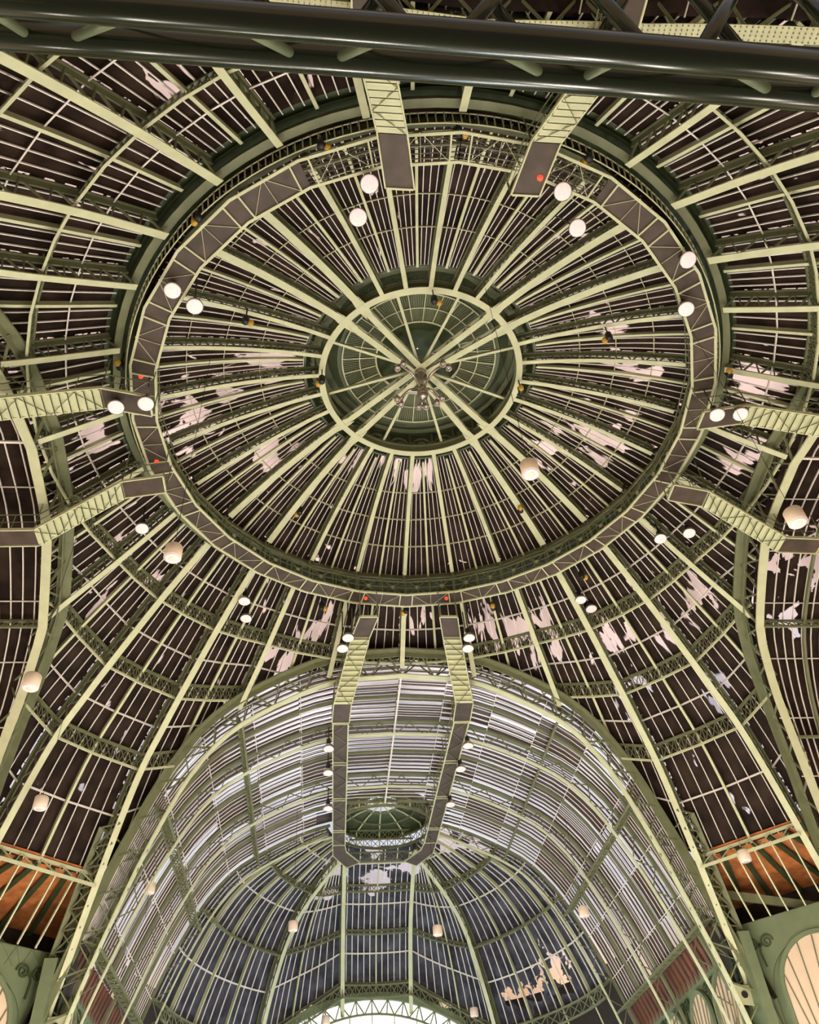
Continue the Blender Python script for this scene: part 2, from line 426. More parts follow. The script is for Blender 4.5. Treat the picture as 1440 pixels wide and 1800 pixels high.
# spokes under the lantern
spk = thing('oculus_spoke_frame', (0, 0, 37.4), 'eight broad and eight slim pale spokes crossing the oculus to a centre hub', 'spokes')
for i in range(4):
    for s_ in (-1, 1):
        az = radians(45+90*i)+s_*STEP/2; rd = V((cos(az), sin(az), 0))
        pa = rd*RO+V((0, 0, HO-.02)); dv = V((cos(radians(45+90*i)), sin(radians(45+90*i)), 0))
        pc = tang(radians(45+90*i))*s_*.22+V((0, 0, 37.75))
        m = MB(); m.bar(pa, pc, .34, .05, tang(az)); 
        m.bar(pa+V((0, 0, .5)), pc+V((0, 0, .45)), .16, .05, tang(az))
        m.build('broad_spoke', PALE, spk)
        m = MB(); A = [pa.lerp(pc, k/9)+V((0, 0, .05)) for k in range(10)]; B = [p+V((0, 0, .45)) for p in A]
        m.lattice(A, B, .05, .04, tang(az)); m.build('spoke_web', GREEN_SHADED, spk)
    for s_ in (-1, 1):
        az = radians(90*i+s_*19); rd = V((cos(az), sin(az), 0))
        m = MB(); m.bar(rd*(RO+.1)+V((0, 0, 37.9)), V((0, 0, 38.05)), .15, .05, tang(az)); m.bar(rd*(RO+.1)+V((0, 0, 38.02)), V((0, 0, 38.15)), .04, .2, tang(az)); m.build('slim_spoke', PALE, spk)

# spotlight cluster hanging under the hub
t = thing('spotlight_cluster', (0, 0, 36.8), 'cluster of polished spotlights on curved arms hanging at the dome centre', 'chandelier')
m = MB(); m.lathe((0, 0, 35.6), [(.16, 0), (.3, .1), (.3, .5), (.14, .6), (.14, 1.6), (.34, 1.7), (.34, 2.05), (.12, 2.2)], 20); m.build('centre_column', CHROME, t, True)
for (hx, hy) in ((-1.3, -1.5), (1.1, -1.6), (-1.2, .85), (1.0, .7), (.1, 1.15)):
    tip = V((hx, hy, 36.55)); m = MB(); pts = [V((hx*k/8*1.0, hy*k/8, 36.0+.95*sin(pi*k/8*.8)*(1-k/16))) for k in range(9)]
    tip = pts[-1]; m.tube(pts, .075, 8); arm_ = m.build('curved_arm', CHROME, t, True)
    d = V((hx, hy, 0)).normalized(); sd_ = V((-d.y, d.x, 0))
    for q in (-.2, .2):
        m = MB(); c = tip+sd_*q; m.lathe(c+V((0, 0, .16)), [(.09, 0), (.15, -.1), (.17, -.42), (.13, -.42), (.1, -.3)], 14, (0, 0, 1)); m.build('lamp_head', CHROME, arm_, True)
m = MB(); m.lathe((0, 0, 35.55), [(.05, .2), (.24, .1), (.24, -.05), (.1, -.12)], 18); m.build('lower_boss', CHROME, t, True)

# ================================================================== DRUM LATTICE, RING WALKWAY, HANDRAIL, RING BEAM
t = thing('drum_lattice_girder', (0, 0, 34.2), 'dark green cross-braced lattice girder closing the drum above the ring walkway', 'girder')
ZT, ZB, RD = 34.75, 33.25, 14.15
def poly(r, z, n=28): return [V((r*cos(inner_az(k)), r*sin(inner_az(k)), z)) for k in range(n+1)]
P1, P2 = poly(RD, ZT), poly(RD, ZB)
m = MB(); m.strip(P1, V((0, 0, 1)), .10, .08); m.strip(P2, V((0, 0, 1)), .14, .08); m.build('girder_chord', GREEN_SHADED, t)
m = MB()
for k in range(28):
    rd = V((cos(inner_az(k)+STEP/2), sin(inner_az(k)+STEP/2), 0))
    sub = 2
    for q in range(sub):
        a0, a1 = P2[k].lerp(P2[k+1], q/sub), P2[k].lerp(P2[k+1], (q+1)/sub); b0, b1 = P1[k].lerp(P1[k+1], q/sub), P1[k].lerp(P1[k+1], (q+1)/sub)
        m.bar(a0, b1, .04, .09, rd); m.bar(b0, a1, .04, .09, rd); m.bar(a0, b0, .05, .09, rd)
        cc = (a0+a1+b0+b1)/4; mc = MB(); mc.lathe(cc, [(.13, -.03), (.13, .03)], 12, rd); mc.build('crossing_disc', PALE, t)
    m.bar(P2[k]-V((0, 0, .2)), P1[k]+V((0, 0, .3)), .16, .16, rd)
m.build('lattice_web', GREEN_SHADED, t)
m = MB(); m.grid([poly(14.35, 34.75), poly(14.5, 35.45)]); m.grid([poly(14.5, 34.7), poly(14.3, 34.7)]); m.build('olive_fascia', GREEN_SHADED, t)
# outer return of the drum
m = MB(); m.grid([circ(16.3, 34.55, 96), circ(15.7, 34.7, 96), circ(15.3, 35.0, 96), circ(14.4, 35.5, 96)]); m.build('drum_soffit', DARKG, t)

t = thing('ring_walkway', (0, 0, 33), 'brown boarded ring walkway with pale edge beams circling the dome', 'walkway')
RI, RC, RX, ZC = 13.55, 14.1, 14.7, 33.0
for k in range(28):
    a0, a1 = inner_az(k), inner_az(k)+STEP; am = a0+STEP/2; dz = V((0, 0, ZC))
    def q4(a, r, z=ZC): return V((r*cos(a), r*sin(a), z))
    seg_ = MB(); deg = degrees(am) % 360
    da = .03
    c = [q4(a0, RI), q4(a1, RI), q4(a1, RX), q4(a0, RX)]
    if 242 < deg < 298:
        for q in range(9):
            u = q/8; seg_.bar(c[0].lerp(c[1], u), c[3].lerp(c[2], u), .03, .03)
        for q in range(7):
            u = q/6; seg_.bar(c[0].lerp(c[3], u), c[1].lerp(c[2], u), .025, .025)
    else:
        seg_.box8([p for p in c]+[p+V((0, 0, .05)) for p in c])
    seg_.build('floor_board', FLOORM, t)
    eb = MB()
    for (r, ) in ((RI,), (RX,)):
        eb.bar(q4(a0, r, ZC-.03), q4(a1, r, ZC-.03), .1, .12, V((0, 0, 1)))
    for aa in (a0+.028, a0-.028): eb.bar(q4(aa, RI, ZC-.06), q4(aa, RX, ZC-.06), .07, .07)
    pts = [q4(a0+.028, RI, ZC-.05), q4(am, RX, ZC-.05), q4(a1-.028, RI, ZC-.05)]
    eb.bar(pts[0], pts[1], .03, .02); eb.bar(pts[1], pts[2], .03, .02); eb.bar(q4(am, RX, ZC-.05), q4(am, RI, ZC-.05), .03, .02)
    eb.build('edge_beam', PALE, t)
    hr = MB()
    hr.bar(q4(a0, RI, ZC+1.0), q4(a1, RI, ZC+1.0), .04, .04); hr.bar(q4(a0, RI, ZC+.5), q4(a1, RI, ZC+.5), .025, .025)
    for q in range(4):
        p = q4(a0, RI).lerp(q4(a1, RI), q/4); hr.bar(p, p+V((0, 0, 1.0)), .035, .035)
    hr.build('handrail', GREEN_SHADED, t)

t = thing('cable_tray_ring', (0, 0, 33.6), 'thin ladder-like cable tray ring running just outside the ring walkway', 'cable tray')
m = MB(); n = 280
m.strip(circ(15.05, 34.0, 140), V((0, 0, 1)), .05, .05); m.strip(circ(14.92, 33.25, 140), V((0, 0, 1)), .05, .05)
m.build('rail', PALE, t)
m = MB()
for k in range(n):
    a = 2*pi*k/n; m.bar((14.92*cos(a), 14.92*sin(a), 33.25), (15.05*cos(a), 15.05*sin(a), 34.0), .045, .045)
m.build('rung', PALE, t)

t = thing('outer_ring_beam', (0, 0, 34), 'curved olive green ring beam where the lower dome ribs start', 'ring beam')
m = MB(); m.strip(circ(15.5, 34.15, 96), V((0, 0, 1)), .5, .12); m.strip(circ(15.45, 33.9, 96), [V((cos(2*pi*k/96), sin(2*pi*k/96), 0)) for k in range(97)], .35, .06)
m.build('beam_web', GREEN_SHADED, t)
m = MB(); m.grid([circ(15.9, 34.35, 96), circ(15.6, 34.85, 96)]); m.build('cover_strip', DARKG, t)

# ================================================================== OUTER DOME
ARX = [0, 5, 10.4, 13, 16.4, 18.7, 20.5, 22]; ARY = [18.85, 19.15, 20.0, 21.1, 23.0, 24.0, 24.6, 25.0]
def arch_out(lat): return interp(abs(lat), ARX, ARY)
CR = [15.3, 18.3, 21.2, 23.4, 25.7, 28.3, 30.2, 31.2, 32.0, 32.2]; CZ = [33.5, 31.25, 28.75, 26.7, 24.2, 19.2, 14.9, 12.4, 5.0, FLOOR]
cor = crom(list(zip(CR, CZ)), 240)
SR = [15.3, 18.8, 22.5, 24.5, 27, 28.5]; SZ = [33.5, 31.15, 28.9, 27.4, 25.0, 23.3]
sec_ = crom(list(zip(SR, SZ)), 200)
cxs, czs = [p.x for p in cor], [p.y for p in cor]; sxs, szs = [p.x for p in sec_], [p.y for p in sec_]
def zc(r): return interp(r, cxs, czs)
def zs(r): return interp(r, sxs, szs)
def phi_arm(az):
    a = (degrees(az)+45) % 90-45; return abs(a)
def zout(r, az):
    f = min(1, max(0, (phi_arm(az)-27.6)/(38.6-27.6)))
    return zs(r)*(1-f)+zc(r)*f
def outer_path(az, off=0.0, n=60, rmax=28.3):
    """points down the outer shell at azimuth az, from the ring to the arch (or to rmax)"""
    k = round((degrees(az)-90)/90) % 4; th = az-k*pi/2
    pts = []; r = 15.3; ds = .12
    while True:
        z = zout(r, az); p = V((r*cos(az), r*sin(az), z))
        lat, out = r*cos(th), r*sin(th)
        if out > arch_out(lat) or r > rmax: break
        z2 = zout(r+.02, az); sl = (z2-z)/.02; nn = V((-sl, 0, 1)).normalized()
        pts.append((p, V((nn.x*cos(az), nn.x*sin(az), nn.z))))
        r += ds/sqrt(1+sl*sl)
    m_ = max(2, n); out_ = []
    for i in range(m_):
        p, nn = pts[int(round(i*(len(pts)-1)/(m_-1)))]; out_.append(p+nn*off)
    return out_
PHI = [-51.4, -38.6, -27.6, -14.1, 0, 14.1, 27.6]    # per arm: azimuth offsets from the arm axis, clockwise
def outer_az(i):
    k, j = divmod(i, 6)
    return radians(90+90*k+[-38.6, -27.6, -14.1, 0, 14.1, 27.6][j] if j else 90+90*k-38.6)
OA = []
for k in range(4):
    for d in (-38.6, -27.6, -14.1, 0, 14.1, 27.6, 38.6): OA.append((k, d, radians(90+90*k+d)))
foot = {}
for idx, (k, d, az) in enumerate(OA):
    big = abs(d) > 38
    rm = 32.15 if big else 28.3
    if big:
        n = 60; pts = []; r_ = None
        # corner ribs run on beside the arch down to the pier
        base = [(V((p.x*cos(az), p.x*sin(az), p.y))) for p in cor]
        step_ = len(base)/(n-1); path = [base[min(len(base)-1, int(i*step_))] for i in range(n)]; top = []
        for i in range(n):
            tg = path[min(i+1, n-1)]-path[max(i-1, 0)]; nn = tang(az).cross(tg).normalized(); 
            if nn.z < 0 or (nn.x*cos(az)+nn.y*sin(az)) < 0: nn = -nn
            top.append(path[i]+nn*1.25)
    else:
        n = 22 if abs(d) > 20 else (14 if abs(d) > 10 else 10)
        path = outer_path(az, 0, n); top = outer_path(az, 1.25, n)
    j = [-38.6, -27.6, -14.1, 0, 14.1, 27.6, 38.6].index(d)
    if big: lb = 'broad corner rib running down beside the %s arch at its %s end' % (ARM[k], 'anticlockwise' if d < 0 else 'clockwise')
    else: lb = '%s of five lower dome ribs clockwise ending on the %s arch' % (ORD[j-1], ARM[k])
    girder('lower_dome_rib', lb, 'rib', 'lower dome ribs', path, top, tang(az), .38 if big else .30, .06, .26, list(range(n)), .11, .34)

RLAT = [18.7, 22.2, 25.4]; RPL = [17.0, 20.4, 23.8, 26.8]
wn = 28
def clip_ok(p):
    az = atan2(p.y, p.x); k = round((degrees(az)-90)/90) % 4; th = az-k*pi/2; r = hypot(p.x, p.y)
    return r*sin(th) < arch_out(r*cos(th))
def ring_pts(r, a0, a1, off, n=8):
    out = []
    for q in range(n+1):
        a = a0+(a1-a0)*q/n; k = round((degrees(a)-90)/90) % 4; th = a-k*pi/2
        if r*sin(th) < arch_out(r*cos(th)):
            sl = (zout(r+.02, a)-zout(r, a))/.02; nn = V((-sl, 0, 1)).normalized()
            rr = r+nn.x*off; out.append(V((rr*cos(a), rr*sin(a), zout(r, a)+nn.z*off)))
    return out
for i in range(28):
    k, d, a0 = OA[i]; k2, d2, a1 = OA[(i+1) % 28]
    if a1 < a0: a1 += 2*pi
    wn += 1; corner = d > 38
    j = i % 7
    if corner: lb = 'tall dark glazed corner bay between the %s and %s arches, lower dome' % (ARM[k], ARM[(k+1) % 4])
    else: lb = '%s of six dark glazed lower dome bays clockwise above the %s arch' % (ORD[j], ARM[k])
    t = thing('window_%d' % wn, ring_pts(17, a0, a1, 1, 2)[1], lb, 'window', None, 'structure')
    cols = 10; rows = []
    P = [outer_path(a0+(a1-a0)*(.03+.94*q/cols), 1.38, 30) for q in range(cols+1)]
    m = MB(); m.grid([[P[q][r] for q in range(cols+1)] for r in range(30)]); m.build('pane', OUTER_GLINT_PANE, t)
    for e0, e1 in ((0, .03), (.97, 1.0)):
        m = MB(); PE = [outer_path(a0+(a1-a0)*e_, 1.38, 30) for e_ in (e0, e1)]; m.grid([[PE[0][r_], PE[1][r_]] for r_ in range(30)]); m.build('edge_pane', EDGE, t)
    nb = 7; m = MB(); ms = MB()
    for q in range(1, nb+1):
        a = a0+(a1-a0)*q/(nb+1)
        if q == 4:
            pp = outer_path(a, .95, 30); ms.strip(pp, tang(a), .15, .05); ms.strip(outer_path(a, 1.12, 30), tang(a), .05, .3)
        else: m.strip(outer_path(a, 1.28, 30), tang(a), .05, .08)
    m.build('glazing_bar', BAR, t); ms.build('secondary_rib', PALE, t)
    m = MB(); mp = MB(); ml = MB()
    for r in RPL:
        q = ring_pts(r, a0, a1, 1.2, 12)
        if len(q) == 13: q = [q[0], q[6], q[12]]
        if len(q) > 1: m.strip(q, V((0, 0, 1)), .10, .06)
    m.build('purlin', BAR, t)
    for r in RLAT:
        lo = ring_pts(r, a0, a1, .35, 12); hi = [p+V((0, 0, 1.0)) for p in lo]
        if len(lo) > 1 and len(hi) > 1:
            n_ = min(len(lo), len(hi)); lo, hi = lo[:n_] if d < 0 and False else lo, hi
            n_ = min(len(lo), len(hi)); 
            if len(lo) != len(hi):
                if (lo[0]-hi[0]).length > (lo[-1]-hi[-1]).length: lo, hi = lo[-n_:], hi[-n_:]
                else: lo, hi = lo[:n_], hi[:n_]
            if n_ == 13:
                lo = [lo[0].lerp(lo[6], q/6) for q in range(6)]+[lo[6].lerp(lo[12], q/6) for q in range(7)]; hi = [hi[0].lerp(hi[6], q/6) for q in range(6)]+[hi[6].lerp(hi[12], q/6) for q in range(7)]
            mp.strip(lo, V((0, 0, 1)), .12, .11); ml.strip(hi, V((0, 0, 1)), .14, .16)
            ml.lattice(lo, hi, .04, .05, V((0, 0, 1)), True)
    if mp.v: mp.build('purlin_flange', PALE, t); ml.build('lattice_purlin', GREEN_SHADED, t)

# ================================================================== ARMS
BL = [0, 5, 10.4, 12.9, 14.8, 16.5, 18.3, 19.8, 20.4]; BZ = [30.6, 30.15, 27.7, 25.4, 22.1, 18.0, 12.3, 5, FLOOR]
half = crom(list(zip(BL, BZ)), 41)
HALF = [(p.x, p.y) for p in half]
def bnorm(i):
    a, b_ = HALF[max(0, i-1)], HALF[min(len(HALF)-1, i+1)]
    tx, tz = b_[0]-a[0], b_[1]-a[1]; l = hypot(tx, tz)
    if i == 0: return (0.0, 1.0)
    return (-tz/l, tx/l)
def full(off, lo=0):
    """closed list of (lateral, z) left foot to right foot of the barrel"""
    R = []
    for i in range(len(HALF)-1, 0, -1):
        n_ = bnorm(i); R.append((-(HALF[i][0]+n_[0]*off), HALF[i][1]+n_[1]*off))
    for i in range(len(HALF)):
        n_ = bnorm(i); R.append((HALF[i][0]+n_[0]*off, HALF[i][1]+n_[1]*off))
    return R
def outdir(k): return rot4(k, V((0, 1, 0)))
def main_arch(k):
    lb = {'bottom': 'great pale arch opening into the bluish vaulted arm at the bottom', 'left': 'great arch at the left edge opening into the left vault',
          'right': 'great arch at the right edge opening into the right vault', 'top': 'great riveted arch behind the dark tube truss at the top'}[ARM[k]]
    f0, f1 = full(0), full(1.5)
    path = [rot4(k, V((x, arch_out(x)+.1, z))) for x, z in f0]
    topo = [rot4(k, V((x, arch_out(x)-.55, z))) for x, z in f1]
    topi = [rot4(k, V((x, arch_out(x)+.75, z))) for x, z in f1]
    t = thing('great_arch', rot4(k, V((0, 19, FLOOR))), lb, 'arch', 'four great arches around the dome')
    sd = outdir(k)
    m = MB(); m.strip(path, sd, .48, .08)
    m.build('bottom_flange', PALE if k != 2 else RIVET, t)
    if k == 2:
        m = MB()
        for i in range(22, 60):
            for u in range(6):
                for s_ in (-.19, -.06, .06, .19):
                    p = path[i].lerp(path[i+1], u/6)+sd*s_; m.box8([p+V(c)*.014 for c in ((-1, -1, -1), (1, -1, -1), (1, 1, -1), (-1, 1, -1), (-1, -1, 3), (1, -1, 3), (1, 1, 3), (-1, 1, 3))])
        m2 = MB(); m2.v = [(p[0], p[1], p[2]-.09) for p in m.v]; m2.f = m.f; m2.build('rivet', GREEN_SHADED, t)
    m = MB(); m.strip(topo, sd, .75, .10); m.strip(topi, sd, .35, .1)
    m.strip([topo[i]+sd*.0+(path[i]-topo[i]).normalized()*.2 for i in range(len(topo))], sd, .06, .4)
    m.build('top_chord', GREEN_SHADED, t)
    m = MB()
    m.lattice(path[::1], topo[::1], .12, .07, sd); m.lattice(path, topi, .10, .06, sd)
    m.lattice(topo, topi, .08, .05, V((0, 0, 1)))
    m.build('lattice_web', GREEN_SHADED, t)
    return t
for k in range(4): main_arch(k)

ARCH_Y = {0: [26.3, 34.2, 42.6], 1: [26.3, 34.2], 2: [26.3, 34.2], 3: [26.3, 34.2]}
LATP = []
for lat_t in (10.1, 14.4, 17.0):
    i = min(range(len(HALF)), key=lambda q: abs(HALF[q][0]-lat_t)); LATP.append(i)
ILOW = LATP[-1]
I4 = min(range(len(HALF)), key=lambda q: abs(HALF[q][0]-4.6))
def barrel_pt(k, i, s_, off, y):
    n_ = bnorm(i); return rot4(k, V((s_*(HALF[i][0]+n_[0]*off), y, HALF[i][1]+n_[1]*off)))
PLACE = {0: 'bottom vault', 1: 'left vault', 2: 'top vault', 3: 'right vault'}
for k in range(4):
    ys = [None]+ARCH_Y[k]
    for a_i, y in enumerate(ARCH_Y[k]):
        lb = '%s pale lattice arch rib inside the %s, counted outward from the dome' % (ORD[a_i], PLACE[k])
        path = [rot4(k, V((x, y, z))) for x, z in full(0)]; top = [rot4(k, V((x, y, z))) for x, z in full(1.05)]
        t = thing('vault_rib', rot4(k, V((0, y, FLOOR))), lb, 'rib', 'vault arch ribs')
        sd = outdir(k); c_ = len(HALF)-1
        spans = [(0, len(path))] if not (k == 0 and a_i == 2) else [(0, c_-3), (c_+4, len(path))]
        for (u0, u1) in spans:
            m = MB(); m2 = MB(); m3 = MB(); pa, tp = path[u0:u1], top[u0:u1]
            m.strip(pa, sd, .34, .06); m2.strip(tp, sd, .3, .16); m3.lattice(pa, [p.lerp(q, .9) for p, q in zip(pa, tp)], .08, .05, sd)
            m.build('bottom_flange', PALE, t); m2.build('top_chord', GREEN_SHADED, t); m3.build('lattice_web', GREEN_SHADED, t)
    for b_i in range(len(ARCH_Y[k])):
        y1 = ARCH_Y[k][b_i]
        for s_, sn in ((-1, 'left'), (1, 'right')):
            if k in (1, 2, 3) and False: continue
            wn += 1
            y0f = (lambda lat: arch_out(lat)+.3) if b_i == 0 else (lambda lat, yy=ARCH_Y[k][b_i-1]: yy)
            half_name = {0: sn, 1: {'left': 'upper', 'right': 'lower'}[sn], 2: {'left': 'right', 'right': 'left'}[sn], 3: {'left': 'lower', 'right': 'upper'}[sn]}[k]
            lb = '%s glazed bay on the %s side of the %s, counted outward' % (ORD[b_i], half_name, PLACE[k])
            t = thing('window_%d' % wn, barrel_pt(k, 12, s_, 1, y1-3), lb, 'window', None, 'structure')
            rng = list(range(0, ILOW+1))
            if k == 0:      # brown louvre slats with the sky between them
                m = MB(); nsl = int(round((y1-y0f(8))/.56)); blocks = [(j_, min(ILOW, j_+3)) for j_ in range(0, ILOW, 3)]
                sec_w = {}
                for q in range(nsl):
                    for (j0, j1) in blocks:
                        if b_i == 2 and HALF[j1][0] < 5.2 and ARCH_Y[k][1]+(y1-ARCH_Y[k][1])*(q+.5)/nsl > 38.4: continue
                        if (q//4, j0) not in sec_w: sec_w[(q//4, j0)] = (random.choice((.16, .24, .30, .38)), random.uniform(-.05, .18))
                        wd, lift = sec_w[(q//4, j0)]
                        pts = []; sds = []
                        for i in range(j0, j1+1):
                            lat = HALF[i][0]; ya = y0f(lat); yy = ya+(y1-ya)*(q+.5)/nsl; n_ = bnorm(i)
                            pts.append(barrel_pt(k, i, s_, 1.3+lift, yy)); sds.append(V((-.25*n_[0]*s_, 1, -.25*n_[1])))
                        m.strip(pts, sds, wd, .03)
                m.build('louvre_slat', SLAT, t)
                m = MB()
                for q in range(nsl+1):
                    pts = []
                    for i in rng:
                        lat = HALF[i][0]; ya = y0f(lat); yy = ya+(y1-ya)*q/nsl
                        if b_i == 2 and lat < 4.6 and yy > 38.4: continue
                        pts.append(barrel_pt(k, i, s_, 1.12, yy))
                    m.strip(pts, outdir(k), .05, .05)
                m.build('glazing_bar', BAR, t)
            else:
                m = MB(); m.grid([[barrel_pt(k, i, s_, 1.2, y0f(HALF[i][0])+(y1-y0f(HALF[i][0]))*u/6) for u in range(7)] for i in rng]); m.build('pane', ARM_GLINT_PANE, t)
                m = MB(); nsl = int(round((y1-y0f(8))/.62))
                for q in range(1, nsl):
                    pts = [barrel_pt(k, i, s_, 1.1, y0f(HALF[i][0])+(y1-y0f(HALF[i][0]))*q/nsl) for i in rng]
                    m.strip(pts, outdir(k), .055, .08)
                m.build('glazing_bar', BAR, t)
            # longitudinal members
            m = MB(); ml = MB()
            for i in range(3, ILOW+1, 3):
                lat = HALF[i][0]; n_ = bnorm(i)
                ye = 38.4 if (k == 0 and b_i == 2 and lat < 4.6) else y1
                m.strip([barrel_pt(k, i, s_, 1.02, y0f(lat)), barrel_pt(k, i, s_, 1.02, ye)], V((n_[0]*s_, 0, n_[1])) if k == 0 else V((0, 0, 1)), .06, .04)
            
            if s_ == 1: m.bar(barrel_pt(k, 0, 1, .5, y0f(0)), barrel_pt(k, 0, 1, .5, 38.4 if (k == 0 and b_i == 2) else y1), .1, .12)
            m.build('purlin', BAR, t)
            for i in LATP:
                lat = HALF[i][0]; A = []; B = []; A2 = []; n = 9
                for u in range(n):
                    A.append(barrel_pt(k, i, s_, .1, y0f(lat)+(y1-y0f(lat))*u/(n-1))); B.append(barrel_pt(k, i, s_, .95, y0f(lat)+(y1-y0f(lat))*u/(n-1)))
                ml.strip(A, V((0, 0, 1)), .12, .12); ml.strip(B, V((0, 0, 1)), .12, .12); ml.lattice(A, B, .06, .04, V((0, 0, 1)), True)
            ml.build('lattice_purlin', GREEN_SHADED, t)
            # light secondary arch at mid bay
            m = MB(); pts = [barrel_pt(k, i, s_, .85, (y0f(HALF[i][0])+y1)/2) for i in rng]
            m.strip(pts, outdir(k), .15, .2); m.build('secondary_rib', GREEN_SHADED, t)

# lower side galleries of the bottom and side vaults: red-brown boards, then green wall with blind windows
def arch_window(parent, c, ux, uz, wdt, hgt, blind_mat, fr=.22):
    """round-headed window: c = bottom centre, ux = horizontal unit, uz = up"""
    nrm = ux.cross(uz); r = wdt/2; pts = [c-ux*r+nrm*.04]
    arc = [c+uz*(hgt-r)+(ux*(-cos(pi*q/20))+uz*sin(pi*q/20))*r for q in range(21)]
    ring = [c-ux*r]+arc+[c+ux*r]
    m = MB(); n0 = 0; m.v = [tuple(p+nrm*.05) for p in ring]; m.f = [tuple(range(len(ring)))]
    bl = m.build('blind', blind_mat, parent)
    m = MB(); m.strip(ring, nrm, .22, fr, 0); m.build('window_frame', WALLG, parent)
    m = MB()
    cc = c+uz*(hgt*.22)+ux*(r*.3)
    for q in range(1, 8):
        th = pi*q/8; e_ = c+uz*(hgt-r)+(ux*(-cos(th))+uz*sin(th))*r*.98
        mid = cc.lerp(e_, .5)+ux*(.12*r*(1 if q > 3 else -1)*0.6)
        m.strip([cc, cc.lerp(mid, .5), mid, e_], nrm, .05, .06)
    m.strip([cc+(ux*cos(2*pi*q/24)+uz*sin(2*pi*q/24))*r*.42 for q in range(25)], nrm, .12, .14)
    m.build('curved_glazing_bar', GREEN_SHADED, parent)
def scroll(m, c, ux, uz, s_, sc_=1.0):
    """wrought scroll ornament"""
    nrm = ux.cross(uz)
    for sg in (-1, 1):
        pts = []
        for q in range(26):
            th = q/25*3.6*pi; r = .55*sc_*(1-q/30); pts.append(c+ux*(sg*(.62*sc_)+sg*cos(th)*r)+uz*(sin(th)*r+.1))
        m.strip(pts, nrm, .12, .10*sc_)
    m.strip([c+uz*(-1.6*sc_), c+uz*(-.5*sc_)+ux*.1, c+uz*(.1*sc_)], nrm, .1, .14*sc_)
    m.lathe(c, [(.16*sc_, -.05), (.16*sc_, .05)], 12, nrm)

gi = 0
for k in (0, ):
    for s_, sn in ((-1, 'left'), (1, 'right')):
        t = thing('gallery_wall', V((s_*19, 33, FLOOR)), 'green side gallery wall with cream arched windows, %s side of the bottom vault' % sn, 'wall')
        m = MB()
        # recess with boards
        zt = HALF[ILOW][1]
        for q in range(26):
            y = 24+q*.8
            m.box8([(s_*20.2, y, zt-3.9), (s_*20.2, y+.42, zt-3.9), (s_*18.6, y+.42, zt+.6), (s_*18.6, y, zt+.6), (s_*20.35, y, zt-3.9), (s_*20.35, y+.42, zt-3.9), (s_*18.8, y+.42, zt+.7), (s_*18.8, y, zt+.7)])
        m.build('slatted_board', REDB, t)
        m = MB(); m.grid([[V((s_*20.5, 23.6, zt-4)), V((s_*20.5, 45, zt-4))], [V((s_*18.95, 23.6, zt+.8)), V((s_*18.95, 45, zt+.8))]]); m.build('dark_backing', DARKW, t)
        m = MB(); zt2 = 15.6
        m.box8([(s_*19.6, 23.2, 6), (s_*19.6, 45.5, 6), (s_*19.9, 45.5, 6), (s_*19.9, 23.2, 6), (s_*19.2, 23.2, zt2), (s_*19.2, 45.5, zt2), (s_*19.9, 45.5, zt2), (s_*19.9, 23.2, zt2)])
        m.build('spandrel_plate', WALLG, t)
        for yc in (27.0, 31.2, 36.2, 40.4):
            arch_window(t, V((s_*(18.98), yc, 6.2)), V((0, 1, 0)) if s_ > 0 else V((0, -1, 0)), V((0, 0, 1)), 3.3, 8.3, CREAM)
        m = MB()
        for yc in (24.9, 29.1, 34.0, 38.3, 42.4):
            scroll(m, V((s_*19.12, yc, 14.2)), V((0, 1, 0)), V((0, 0, 1)), s_, .8)
        m.build('scroll_ornament', DARKG, t)

